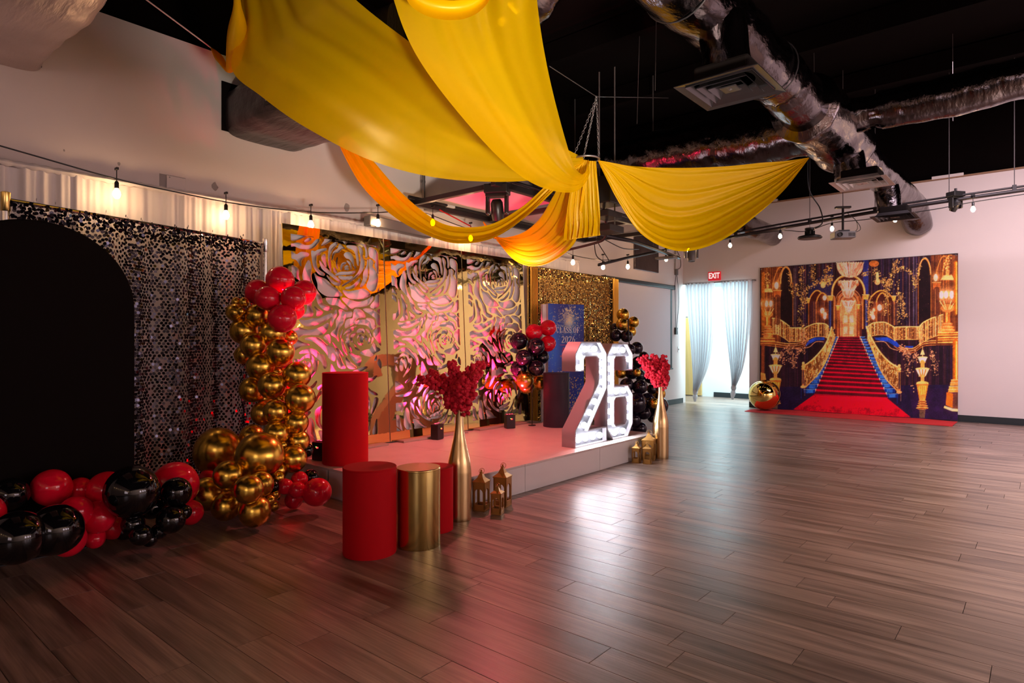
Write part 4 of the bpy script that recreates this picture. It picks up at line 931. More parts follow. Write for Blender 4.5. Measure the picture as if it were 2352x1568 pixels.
# ------------------------------------------------------------------ printed ballroom backdrop
MX0, MX1, MZ = -4.44, -1.125, 2.86
def mural_print():
    rg = np.random.default_rng(12)
    X0, Y0, SC = 150, 70, 1.0            # canvas in units of a sketch 1660 x 1380
    w_, h_ = 1680, 1400; im = np.zeros((h_, w_, 3))
    yy, xx = np.mgrid[0:h_, 0:w_]; xx = xx/SC+X0; yy = yy/SC+Y0
    st = np.sin(xx*.11)+.7*np.sin(xx*.31+1)+.5*np.sin(xx*.77)
    im[:] = np.array([28, 14, 26]); im += np.clip(st, 0, 2)[..., None]*np.array([16, 6, 10])
    def box_(x0, x1, y0_, y1_): return max(0, int((x0-X0)*SC)-1), min(w_, int((x1-X0)*SC)+2), max(0, int((y0_-Y0)*SC)-1), min(h_, int((y1_-Y0)*SC)+2)
    def blend(mask, c, B=None):
        c0, c1, r0, r1 = B
        im[r0:r1, c0:c1] = im[r0:r1, c0:c1]*(1-mask[..., None])+np.array(c, dtype=float)*mask[..., None]
    def poly(P, c, a=1.0):
        P = [(float(x), float(y)) for x, y in P]; n = len(P)
        B = box_(min(p[0] for p in P), max(p[0] for p in P), min(p[1] for p in P), max(p[1] for p in P)); c0, c1, r0, r1 = B
        if c1 <= c0 or r1 <= r0: return
        X, Y = xx[r0:r1, c0:c1], yy[r0:r1, c0:c1]; q = np.zeros(X.shape, bool)
        for i in range(n):
            (x1, y1_), (x2, y2) = P[i], P[(i+1) % n]
            if y1_ == y2: continue
            q ^= ((y1_ > Y) != (y2 > Y)) & (X < (x2-x1)*(Y-y1_)/(y2-y1_)+x1)
        blend(q*a, c, B)
    def line(P, wd, c, a=1.0):
        P = [(float(x), float(y)) for x, y in P]; k = wd/2+2
        B = box_(min(p[0] for p in P)-k, max(p[0] for p in P)+k, min(p[1] for p in P)-k, max(p[1] for p in P)+k); b0, b1, s0, s1 = B
        if b1 <= b0 or s1 <= s0: return
        m_ = np.zeros((s1-s0, b1-b0))
        for p, q in zip(P, P[1:]):
            c0, c1, r0, r1 = box_(min(p[0], q[0])-k, max(p[0], q[0])+k, min(p[1], q[1])-k, max(p[1], q[1])+k)
            if c1 <= c0 or r1 <= r0: continue
            X, Y = xx[r0:r1, c0:c1], yy[r0:r1, c0:c1]; dx, dy = q[0]-p[0], q[1]-p[1]; l2 = max(1e-6, dx*dx+dy*dy)
            t_ = np.clip(((X-p[0])*dx+(Y-p[1])*dy)/l2, 0, 1); d = np.hypot(X-p[0]-t_*dx, Y-p[1]-t_*dy)
            v_ = m_[r0-s0:r1-s0, c0-b0:c1-b0]; np.maximum(v_, np.clip((wd/2+.8-d)/1.6, 0, 1), out=v_)
        blend(m_*a, c, B)
    def curve(P, wd, c, a=1.0): line([(p.x, p.y) for p in crom([(x, y, 0) for x, y in P], 8)], wd, c, a)
    def dot(x, y, r, c, a=1.0, soft=False, ry=None):
        ry = ry or r; k = 2.6 if soft else 1.2
        c0, c1 = max(0, int((x-r*k-X0)*SC)), min(w_, int((x+r*k-X0)*SC)+2); r0, r1 = max(0, int((y-ry*k-Y0)*SC)), min(h_, int((y+ry*k-Y0)*SC)+2)
        if c1 <= c0 or r1 <= r0: return
        d2 = ((xx[r0:r1, c0:c1]-x)/r)**2+((yy[r0:r1, c0:c1]-y)/ry)**2
        m_ = (np.exp(-d2*1.2) if soft else np.clip((1-np.sqrt(d2))*r/1.5+.5, 0, 1))*a
        im[r0:r1, c0:c1] = im[r0:r1, c0:c1]*(1-m_[..., None])+np.array(c, dtype=float)*m_[..., None]
    def glow(x, y, r, c, a, ry=None): dot(x, y, r, c, a, True, ry)
    gold, dgold, lg, brown = (214, 146, 60), (150, 84, 28), (250, 214, 150), (96, 44, 26)
    # vertical drapes and wall stripes behind
    for _ in range(150):
        x = rg.uniform(430, 1480); c = [(70, 36, 40), (44, 34, 80), (110, 62, 50), (90, 76, 96), (22, 16, 44)][rg.integers(5)]
        line([(x, 100), (x, rg.uniform(560, 700))], rg.uniform(2, 8), c, rg.uniform(.3, .8))
    for _ in range(70):
        x = rg.uniform(190, 1760); line([(x, rg.uniform(830, 900)), (x, rg.uniform(1150, 1300))], rg.uniform(2, 7), [(58, 26, 40), (36, 24, 62), (84, 44, 40)][rg.integers(3)], rg.uniform(.3, .7))
    poly([(560, 330), (760, 200), (760, 440), (560, 460)], (30, 34, 84), .7); poly([(1005, 120), (1050, 120), (1050, 430), (1005, 430)], (34, 46, 130), .8)
    # side walls: gold glow
    for x0, x1 in ((168, 330), (1560, 1790)):
        poly([(x0, 90), (x1, 90), (x1, 830), (x0, 830)], (104, 50, 24), .9)
        for _ in range(40):
            x = rg.uniform(x0, x1); line([(x, 90), (x+rg.uniform(-6, 6), 800)], rg.uniform(2, 7), [(180, 108, 40), (66, 28, 20), (150, 80, 34)][rg.integers(3)], .5)
    # tall dark windows with gothic arches
    for cx_, x0, x1, top, bot in ((375, 330, 425, 190, 665), (1510, 1462, 1556, 118, 650)):
        P = [(x0, bot), (x0, top+130)]+[(cx_-(cx_-x0)*math.cos(a), top+130-130*math.sin(a)) for a in [PI*i/16 for i in range(17)]]+[(x1, bot)]
        poly(P, (26, 10, 18)); curve(P[1:-1], 12, gold, .9); curve([(x+2, y-8) for x, y in P[1:-1]], 4, lg, .6); line([(x0-6, bot), (x0-6, top+130)], 7, dgold); line([(x1+6, bot), (x1+6, top+130)], 7, dgold)
    for x in (440, 452, 1385, 1440): line([(x, 200), (x, 690)], 5, (150, 120, 120), .6)
    for x, y0_ in ((262, 200), (300, 200), (1600, 110), (1650, 100)): curve([(x, y0_+190), (x+14, y0_+90), (x+50, y0_), (x+80, y0_-10)], 9, gold, .7)
    # side arches
    for xs in ((560, 640, 700), (1050, 1140, 1262)):
        for a0, a1, ya, yb in ((xs[0], xs[2], 380, 480), (xs[0]+62, xs[2]+24 if xs[0] < 900 else xs[2]-48, 400, 480)):
            P = [(a0, 660), (a0, yb)]+[(a0+(a1-a0)*i/12, yb-(yb-ya)*math.sin(PI*i/12)**.7) for i in range(13)]+[(a1, yb), (a1, 660)]
            poly(P, (60, 22, 18)); curve(P[1:-1], 11, gold); line(P[:2], 8, dgold); line(P[-2:], 8, dgold)
        for _ in range(24):
            x = rg.uniform(xs[0]+8, xs[2]+20); line([(x, 470), (x, 660)], 4, [(120, 66, 40), (200, 130, 80), (70, 40, 60)][rg.integers(3)], .6)
    for x, y, r in ((690, 440, 16), (672, 545, 18), (694, 575, 15), (692, 600, 12), (1140, 520, 20), (1092, 540, 12), (1075, 568, 18), (1088, 598, 16)):
        glow(x, y, r*2.0, (250, 150, 70), .6); dot(x, y, r, (255, 226, 190), .95, ry=r*1.3)
    # centre arch
    P = [(752, 700), (752, 420)]+[(885-133*math.cos(a), 420-165*math.sin(a)**.8) for a in [PI*i/20 for i in range(21)]]+[(1018, 420), (1018, 700)]
    poly(P, (50, 16, 18)); curve(P[1:-1], 17, gold); curve([(x, y-4) for x, y in P[1:-1]], 5, (255, 222, 140))
    for r, c in ((108, (92, 40, 26)), (92, (170, 96, 52)), (80, (120, 58, 34)), (66, (214, 140, 84)), (56, (150, 80, 46))):
        P = [(885-r, 760), (885-r, 500)]+[(885-r*math.cos(a), 500-(r*1.25)*math.sin(a)**.8) for a in [PI*i/16 for i in range(17)]]+[(885+r, 500), (885+r, 760)]
        poly(P, c); curve(P[1:-1], 4, (240, 180, 110), .7)
    glow(885, 560, 90, (255, 190, 120), .7)
    poly([(838, 757), (838, 590), (858, 560), (886, 548), (912, 560), (936, 590), (936, 757)], (238, 172, 112))
    for a, b in ((846, 880), (892, 928)):
        for c_, d_ in ((580, 645), (672, 740)): poly([(a, c_), (b, c_), (b, d_), (a, d_)], (246, 200, 160)); line([(a, c_), (b, c_), (b, d_), (a, d_), (a, c_)], 3, (190, 116, 60))
    line([(886, 550), (886, 757)], 3, (170, 96, 50)); line([(838, 660), (936, 660)], 4, (200, 130, 70))
    for x, c in ((738, (60, 76, 140)), (728, (30, 34, 80)), (1030, (70, 84, 150)), (1040, (40, 44, 96)), (770, (200, 130, 60)), (800, dgold), (970, dgold), (1002, (200, 130, 60))): line([(x, 430), (x, 690)], 12, c, .9)
    for x0, x1, y in ((718, 762, 440), (1002, 1052, 430), (545, 570, 460), (785, 815, 520), (955, 980, 510), (1240, 1275, 440)): poly([(x0, y-16), (x1, y-16), (x1-5, y+24), (x0+5, y+24)], (226, 160, 70)); line([(x0-3, y-16), (x1+3, y-16)], 5, lg)
    # chandeliers
    for cx_, y0_, ht, wd in ((898, 150, 125, 110), (885, 300, 90, 76), (884, 375, 70, 50), (885, 465, 55, 52), (886, 515, 50, 28)):
        P = [(cx_+wd*math.cos(a), y0_+ht*math.sin(a)**.75) for a in [PI*i/20 for i in range(21)]]
        poly(P, (232, 172, 140)); glow(cx_, y0_+ht*.35, wd*.5, (255, 236, 220), .7, ht*.4)
        for i in range(int(wd*.55)):
            a = rg.uniform(0, PI); x = cx_+wd*math.cos(a)*.96; line([(x, y0_+3), (cx_+(x-cx_)*.45, y0_+ht*rg.uniform(.5, .95))], 3, [(255, 240, 226), (214, 140, 100), (120, 66, 46)][rg.integers(3)], .75)
        for i in range(12): dot(cx_-wd+2*wd*i/11, y0_+rg.uniform(-3, 6), 6, (255, 226, 180), .8)
    for x in (812, 958): dot(x, 330, 14, (180, 100, 50), .8); glow(x, 312, 14, (255, 220, 170), .9)
    # vines with blossom
    def vine(P, n, sp, c=(206, 160, 86)):
        Q = resample([Vector((p.x, p.y, 0)) for p in crom([(x, y, 0) for x, y in P], 8)], 60)
        line([(q.x, q.y) for q in Q], 2, (120, 70, 34), .7)
        for _ in range(n):
            q = Q[rg.integers(61)]; cc = np.array(c)*rg.uniform(.55, 1.2); dot(q.x+rg.normal(0, sp), q.y+rg.normal(0, sp), rg.uniform(2.5, 6), np.clip(cc, 0, 255), .9)
    vine([(395, 240), (415, 320), (420, 380), (440, 430)], 60, 9); vine([(500, 190), (500, 280), (510, 360), (530, 420), (500, 520), (490, 620), (530, 690)], 170, 13); vine([(600, 180), (590, 260), (620, 300)], 60, 14)
    vine([(730, 180), (700, 250), (720, 330)], 90, 13); vine([(540, 370), (600, 340), (650, 300), (740, 290)], 80, 9); vine([(455, 330), (480, 420), (540, 470)], 60, 9); vine([(745, 260), (735, 330)], 30, 8)
    vine([(1010, 260), (1050, 220)], 30, 9); vine([(1110, 210), (1120, 290), (1170, 300), (1240, 340)], 160, 17); vine([(1290, 130), (1250, 220), (1210, 330), (1190, 410)], 140, 14); vine([(1240, 240), (1330, 200), (1400, 240), (1440, 350)], 110, 10)
    vine([(1310, 400), (1330, 500), (1350, 600)], 110, 12); vine([(1470, 170), (1450, 260), (1430, 380)], 60, 10); vine([(1300, 290), (1290, 400), (1300, 640)], 70, 8); vine([(1210, 380), (1180, 580)], 80, 14); vine([(1060, 420), (1050, 560), (1060, 640)], 90, 12)
    vine([(210, 220), (220, 330)], 50, 14); vine([(1700, 110), (1690, 240)], 70, 14); dot(678, 320, 32, (226, 160, 90), .9, ry=14); dot(678, 340, 20, (240, 190, 120), .9); dot(1122, 310, 24, (236, 180, 110), .9); line([(1122, 240), (1122, 300)], 22, (246, 200, 130), .9); dot(1095, 160, 40, (190, 110, 44), .9, ry=26)
    # floor, balcony ledges
    poly([(168, 1170), (1785, 1150), (1785, 1440), (168, 1360)], (26, 16, 48)); poly([(1380, 1180), (1785, 1180), (1785, 1440), (1420, 1420)], (40, 18, 56), .6)
    for P, hgt in (([(168, 790), (280, 800), (400, 815), (500, 805), (560, 770)], 26), ([(1260, 800), (1340, 850), (1420, 850), (1500, 800), (1600, 790)], 26)):
        for k_ in range(5): curve([(x, y+k_*9) for x, y in P], 7, [(232, 160, 80), (110, 54, 26), (214, 140, 66), (80, 36, 22), (160, 92, 40)][k_])
    for P in ([(535, 830), (560, 790), (610, 765), (690, 760), (690, 785), (620, 790), (570, 815), (535, 838)], [(1100, 765), (1200, 762), (1280, 800), (1310, 840), (1280, 845), (1210, 800), (1110, 785)], [(1350, 835), (1420, 835), (1410, 852), (1350, 850)]): poly(P, (26, 64, 168))
    curve([(530, 850), (570, 840), (620, 800), (680, 800)], 6, (200, 140, 90)); curve([(1100, 800), (1180, 800), (1230, 850), (1290, 870)], 6, (200, 140, 90))
    for P in ([(570, 860), (640, 820), (690, 830), (560, 980)], [(1150, 830), (1210, 850), (1260, 900), (1250, 970)]): poly(P, (30, 12, 18), .8)
    # balustrades
    def rail(P, hgt, n, c=(208, 148, 70)):
        T = [(p.x, p.y) for p in crom([(x, y, 0) for x, y in P], 10)]
        Q = [(x, y+hgt) for x, y in T]; poly(T+Q[::-1], (110, 62, 28), .75)
        for i in range(n):
            j = int(rg.integers(len(T))); x, y = T[j]; x += rg.uniform(-4, 4)
            if i % 2: line([(x, y), (x, y+hgt)], 3, [(236, 180, 96), (150, 92, 40), (255, 220, 150)][rg.integers(3)], .8)
            else:
                for q in range(4): dot(x+rg.normal(0, 3), y+rg.uniform(0, hgt), rg.uniform(2.5, 5), np.clip(np.array(c)*rg.uniform(.7, 1.25), 0, 255), .9)
        line(T, 8, (250, 200, 116)); line(Q, 5, (220, 160, 80))
    rail([(262, 608), (310, 612), (360, 640), (402, 672)], 130, 60); rail([(402, 685), (450, 686), (500, 684)], 112, 50); rail([(500, 700), (560, 670), (620, 650), (690, 652), (722, 672)], 108, 90)
    rail([(1045, 672), (1090, 645), (1180, 640), (1240, 668), (1270, 688)], 105, 100); rail([(1270, 678), (1360, 676), (1470, 676)], 105, 80); rail([(1470, 670), (1500, 640), (1570, 605), (1660, 575)], 160, 110)
    # stairs
    L_ = lambda y: 808-(y-758)*(808-625)/(1190-758); R_ = lambda y: 975+(y-758)*(1205-975)/(1215-758)
    edges_l = [758, 775, 793, 812, 833, 855, 880, 905, 930, 953, 980, 1008, 1040, 1075, 1110, 1147, 1188, 1225]
    for i, y in enumerate(edges_l):
        sh = lambda x: (x-808)*.075*min(1, (y-758)/150) # steps slope a little to the right
        y2 = edges_l[i+1] if i+1 < len(edges_l) else 1235
        lw = 46+60*(y-758)/450; xl, xr = L_(y), R_(y)
        if i < len(edges_l)-1:
            for x0, x1 in ((xl-lw, xl-6), (xr+6, xr+lw)):
                yo = sh(x1) if x0 > 880 else 0
                poly([(x0, y+yo), (x1, y+yo), (x1, y2+yo), (x0, y2+yo)], (14, 44, 130)); xm = (x0*.5+x1*.5); poly([(xm-lw*.25, y+yo+5), (xm+lw*.25, y+yo+5), (xm+lw*.25, y2+yo-3), (xm-lw*.25, y2+yo-3)], (50, 130, 214), .65)
                line([(x0, y+yo+1), (x1, y+yo+1)], 4, (110, 160, 214)); poly([(x0, y2+yo-6), (x1, y2+yo-6), (x1, y2+yo), (x0, y2+yo)], (10, 12, 50), .8)
            for xg, yo in ((xl-5, 0), (xr+5, sh(xr))): line([(xg, y+yo), (xg, y2+yo)], 9, (236, 190, 150))
        poly([(xl, y), (xr, y+sh(xr)), (R_(y2), y2+sh(R_(y2))), (L_(y2), y2)], (66, 6, 24))
        fr = .25+.75*i/len(edges_l); tb = (y2-y)*.36
        poly([(xl, y), (xr, y+sh(xr)), (R_(y+tb), y+tb+sh(xr)), (L_(y+tb), y+tb)], (np.array([232, 0, 44])*fr+np.array([120, 2, 30])*(1-fr)))
    poly([(606, 1232), (1200, 1258), (1400, 1416), (1000, 1400), (440, 1352)], (196, 0, 34)); poly([(700, 1238), (1150, 1258), (1180, 1290), (640, 1275)], (236, 4, 44), .7); poly([(500, 1315), (1300, 1350), (1400, 1416), (440, 1352)], (140, 2, 30), .5)
    # stair rails
    for up, lo, n in (([(748, 682), (722, 770), (680, 850), (600, 940), (520, 1000)], [(775, 760), (740, 860), (700, 960), (640, 1060), (540, 1168)], 240), ([(1032, 676), (1080, 780), (1140, 880), (1220, 965), (1292, 1008)], [(1050, 790), (1095, 900), (1140, 1010), (1200, 1110), (1290, 1204)], 260)):
        T = [(p.x, p.y) for p in crom([(x, y, 0) for x, y in up], 12)]; Q = [(p.x, p.y) for p in crom([(x, y, 0) for x, y in lo], 12)]
        poly(T+Q[::-1], (120, 70, 26), .9)
        for i in range(n):
            j = int(rg.integers(len(T))); a = T[j]; b = Q[min(len(Q)-1, j)]; u_ = rg.random(); x, y = a[0]*(1-u_)+b[0]*u_, a[1]*(1-u_)+b[1]*u_
            line([(x, y-14), (x, y+14)], 3, [(236, 176, 84), (160, 98, 34), (255, 220, 140)][rg.integers(3)], .8); dot(x+rg.normal(0, 4), y+rg.normal(0, 5), rg.uniform(2.5, 4.5), [(214, 160, 80), (250, 214, 140)][rg.integers(2)], .9)
        line(T, 13, (236, 176, 84)); line([(x-2, y-3) for x, y in T], 4, (255, 226, 150)); line(Q, 9, (226, 160, 76))
    for x, y0_, y1_ in ((517, 980, 1168), (1302, 1000, 1212)):
        line([(x, y0_), (x, y1_)], 20, (176, 116, 56)); line([(x, y0_+40), (x, y1_-30)], 12, (40, 28, 48), .8); dot(x, y0_-6, 11, (240, 190, 110)); dot(x, y0_+22, 15, (236, 180, 96)); dot(x, y0_+42, 17, (226, 160, 80), ry=7); dot(x, y1_, 22, (220, 160, 90), ry=12); line([(x-14, y1_+14), (x-14, y1_+90)], 8, (26, 40, 110), .8); line([(x+14, y1_+14), (x+14, y1_+70)], 6, (170, 120, 90), .6)
    # standing lamps
    def lamp(x, s_, y0_):
        def ring(dy, rw, rh, c): dot(x, y0_+dy*s_, rw*s_, c, 1, ry=rh*s_)
        line([(x, y0_-10), (x, y0_+70*s_)], 6*s_, (226, 170, 96)); poly([(x-20*s_, y0_+60*s_), (x+20*s_, y0_+60*s_), (x+6*s_, y0_+20*s_), (x-6*s_, y0_+20*s_)], (240, 190, 120))
        ring(82, 44, 9, (250, 206, 130)); poly([(x-40*s_, y0_+84*s_), (x+40*s_, y0_+84*s_), (x+22*s_, y0_+122*s_), (x-22*s_, y0_+122*s_)], (250, 226, 190)); ring(124, 26, 10, (220, 150, 70)); line([(x, y0_+120*s_), (x, y0_+170*s_)], 34*s_, (210, 140, 60))
        ring(178, 60, 11, (250, 200, 110)); poly([(x-56*s_, y0_+182*s_), (x+56*s_, y0_+182*s_), (x+28*s_, y0_+238*s_), (x-28*s_, y0_+238*s_)], (246, 214, 160))
        for q in (-.55, 0, .55): line([(x+q*50*s_, y0_+186*s_), (x+q*26*s_, y0_+236*s_)], 9*s_, (176, 100, 40))
        ring(242, 24, 9, (214, 150, 70)); line([(x, y0_+240*s_), (x, y0_+290*s_)], 30*s_, (220, 150, 70)); ring(300, 52, 18, (240, 184, 90)); ring(312, 56, 8, (180, 110, 44))
        poly([(x-48*s_, y0_+318*s_), (x+48*s_, y0_+318*s_), (x+24*s_, y0_+450*s_), (x-24*s_, y0_+450*s_)], (214, 134, 40))
        for q in (-.6, -.2, .2, .6): line([(x+q*46*s_, y0_+326*s_), (x+q*24*s_, y0_+446*s_)], 6*s_, (250, 200, 90), .8)
        for dy, rw in ((452, 34), (470, 38), (490, 46), (508, 52)): ring(dy, rw, 11, (226, 154, 70)); ring(dy+3, rw, 4, (120, 60, 24))
        poly([(x-26*s_, y0_+520*s_), (x+26*s_, y0_+520*s_), (x+22*s_, y0_+590*s_), (x-22*s_, y0_+590*s_)], (150, 120, 60), .55)
    lamp(290, .93, 830); lamp(1492, .97, 848)
    # great lamps at both sides
    for x, s_, y0_ in ((225, .78, 340), (1697, 1.0, 225)):
        line([(x, y0_+330*s_), (x, y0_+480*s_)], 42*s_, (190, 110, 40)); line([(x-6, y0_+330*s_), (x-6, y0_+480*s_)], 10*s_, (250, 190, 90))
        for dy, rw in ((430, 42), (455, 54), (480, 64), (510, 62), (535, 50)): dot(x, y0_+dy*s_, rw*s_, (206, 124, 52), 1, ry=16*s_); dot(x, y0_+dy*s_-4, rw*s_*.8, (244, 190, 110), .7, ry=4*s_)
        dot(x, y0_+300*s_, 56*s_, (200, 130, 60), .9, ry=34*s_); poly([(x-58*s_, y0_+70*s_), (x+58*s_, y0_+70*s_), (x+36*s_, y0_+30*s_), (x-36*s_, y0_+30*s_)], (240, 180, 110)); dot(x, y0_+10*s_, 14*s_, (226, 160, 80), 1, ry=28*s_)
        for dx in (-50, -12, 34): glow(x+dx*s_, y0_+190*s_, 34*s_, (255, 196, 120), .9, 52*s_); dot(x+dx*s_, y0_+190*s_, 17*s_, (255, 240, 220), .95, ry=32*s_)
        for dx in (-64, 64, -30, 30): line([(x+dx*s_, y0_+240*s_), (x+dx*.3*s_, y0_+310*s_)], 6*s_, (246, 200, 120))
    for x, y in ((297, 340), (1600, 275)): glow(x, y, 34, (255, 190, 110), .8, 44); dot(x, y, 17, (255, 226, 190), .9, ry=30); poly([(x-26, y+36), (x+40, y+36), (x+34, y+95), (x-20, y+95)], (176, 96, 40)); line([(x-28, y+40), (x+42, y+40)], 6, (236, 170, 90)); line([(x+8, y+95), (x+8, y+300)], 44, (90, 44, 30), .8); line([(x-4, y+95), (x-4, y+300)], 5, (220, 140, 70), .8)
    for k_ in range(9): line([(1620, 726+k_*10), (1785, 722+k_*10)], 9, [(244, 176, 80), (150, 80, 30), (226, 150, 60), (110, 56, 24)][k_ % 4])
    for k_ in range(6): line([(168, 770+k_*9), (282, 772+k_*9)], 8, [(230, 150, 66), (120, 60, 26), (206, 124, 50)][k_ % 3])
    for x, wd, c in ((1762, 44, (170, 86, 20)), (1768, 20, (236, 150, 30)), (1772, 7, (255, 220, 120))): line([(x, 150), (x, 570)], wd*.7, c, .8); line([(x, 800), (x, 1110)], wd, c, .9)
    line([(188, 240), (188, 700)], 24, (190, 110, 30), .8); line([(186, 830), (186, 1110)], 26, (150, 70, 34), .9)
    for dy, rw in ((1110, 40), (1135, 46), (1165, 56), (1190, 62)): poly([(1785-rw-18, dy), (1790, dy), (1790, dy+24), (1785-rw-22, dy+24)], (214, 140, 56)); line([(1785-rw-18, dy), (1790, dy)], 5, (255, 206, 120))
    poly([(1690, 1212), (1742, 1222), (1740, 1340), (1684, 1316)], (206, 104, 24)); poly([(1742, 1222), (1790, 1216), (1790, 1352), (1740, 1340)], (84, 50, 40)); poly([(1672, 1322), (1740, 1344), (1790, 1350), (1790, 1370), (1736, 1366), (1668, 1340)], (250, 210, 130))
    poly([(170, 1050), (205, 1060), (214, 1112), (170, 1118)], (220, 150, 70))
    for P, n in (([(370, 840), (420, 900), (440, 1000)], 120), ([(440, 830), (480, 880), (520, 850)], 90), ([(330, 850), (350, 960)], 40), ([(1310, 870), (1380, 930), (1370, 1060)], 90), ([(1560, 870), (1590, 960), (1600, 1060)], 90), ([(1430, 880), (1440, 960)], 40), ([(520, 700), (520, 830)], 70), ([(1300, 840), (1400, 900)], 60)):
        vine(P, n, 15, (196, 140, 96))
    for x, y in ((1400, 1160), (1412, 1158), (1420, 1180), (1421, 1208), (1465, 1080), (1390, 1050), (1375, 1080)): dot(x, y, 5, (220, 160, 110))
    # soft printed glow round the lights, painterly grain
    def blur(A, r):
        for ax in (0, 1):
            for _ in range(2):
                P_ = np.cumsum(np.concatenate([np.zeros_like(np.take(A, [0], ax)), np.pad(A, [(r, r) if q == ax else (0, 0) for q in range(A.ndim)], mode='edge')], ax), ax)
                n_ = A.shape[ax]; A = (np.take(P_, np.arange(2*r, 2*r+n_), ax)-np.take(P_, np.arange(0, n_), ax))/(2*r)
        return A
    gr = blur(rg.normal(0, 1, (h_, w_)), 3); gr = gr/gr.std(); g2 = blur(rg.normal(0, 1, (h_, w_)), 14); g2 = g2/g2.std()
    im *= np.clip(1+.07*gr+.07*g2, .6, 1.4)[..., None]
    im = np.clip(im, 0, 255)
    hi = np.clip(im-150, 0, None)
    im = im+.38*blur(hi, 10)+.38*blur(hi, 32)*np.array([1, .8, .55])
    for _ in range(600):
        x, y = rg.uniform(180, 1780), rg.uniform(130, 860)
        x_, y_ = int((x-X0)*SC), int((y-Y0)*SC); im[y_:y_+3, x_:x_+3] += np.array([120, 80, 36])*rg.uniform(.3, 1)
    im = blur(im, 1)
    return np.clip(im, 0, 255), (X0, Y0, SC)
im, (cX, cY, cS) = mural_print()
nu, nv = 460, 370
def mural_pt(u, v): return Vector((MX0+(MX1-MX0)*u, YF-.035-.004*math.sin(u*7)-(.05*(1-v)**6), .012+(MZ-.012)*v))
lin = np.zeros((nv, nu, 3))
jj, ii = np.mgrid[0:nv, 0:nu]; u = ii/(nu-1); v = jj/(nv-1)
# the print is laid out with the four corners of the sketch
TL, TR, BL_, BR = (167, 203), (1783, 90), (172, 1346), (1781, 1440)
PX = MX0+(MX1-MX0)*u; PZ_ = .012+(MZ-.012)*v; PYY = YF-.035
cxx = CA*PX+SA*PYY; cyy = -SA*PX+CA*PYY
sx = (1176+F*cxx/cyy-1700)*3.564; sy = (784-F*(PZ_-H)/cyy-560)*3.564
qx = np.clip(((sx-cX)*cS), 0, im.shape[1]-1.01); qy = np.clip(((sy-cY)*cS), 0, im.shape[0]-1.01)
x0, y0 = qx.astype(int), qy.astype(int); fx, fy = (qx-x0)[..., None], (qy-y0)[..., None]
smp = im[y0, x0]*(1-fx)*(1-fy)+im[y0, x0+1]*fx*(1-fy)+im[y0+1, x0]*(1-fx)*fy+im[y0+1, x0+1]*fx*fy
smp = np.clip(smp/255*1.28+.005, 0, 1); lin = np.where(smp <= .04045, smp/12.92, ((smp+.055)/1.055)**2.4)
t = thing('printed_backdrop', 'large printed fabric backdrop of a golden ballroom staircase on the far wall', 'backdrop', ((MX0+MX1)/2, YF-.035, 0))
o = printed_grid('printed_fabric', lin, lambda a, b: mural_pt(a, b)-Vector(((MX0+MX1)/2, YF-.035, 0)), M['print'], t)
o.data.polygons.foreach_set('use_smooth', [True]*len(o.data.polygons))
MB().tube([((MX0-MX1)/2, .01, MZ+.012), ((MX1-MX0)/2, .01, MZ+.012)], .008, 8).obj('hanging_rail', M['whiteplastic'], t)
for k in range(8): MB().torus(((MX0-MX1)/2+.03+(MX1-MX0-.06)*k/7, -.006, MZ-.03), .011, .003, Matrix.Rotation(PI/2, 3, 'X'), 14, 6).obj('eyelet', M['steel'], t)
# red runner and gold ball
cy0, cy1 = 12.24, 13.02
t = thing('carpet_runner', 'narrow red carpet runner along the floor below the printed backdrop', 'carpet', ((MX0+MX1)/2, (cy0+cy1)/2, 0))
CL = (MX1-MX0)
MB().grid(lambda u, v: Vector(((u-.5)*CL+(.04 if v > .5 else -.02)*(u < .02), (v-.5)*(cy1-cy0)+.012*math.sin(u*9), .008+.004*math.sin(u*21+v*3)*(.3+v))), 80, 6).obj('pile', M['carpet'], t, 180)
MB().box((0, -(cy1-cy0)/2, .004), (CL, .02, .008), ch=.002).obj('bound_edge', M['carpet'], t)
t = thing('mirror_ball', 'large shiny gold mirror ball on the red carpet runner', 'ball', (-4.21, 12.66, .015))
MB().ball((0, 0, .295), .295, 64, 40).obj('shell', M['sphere'], t, 180)
MB().torus((0, 0, .295), .295, .003, Matrix.Rotation(1.2, 3, 'X'), 48, 6).obj('seam', M['gold_paint'], t, 180)
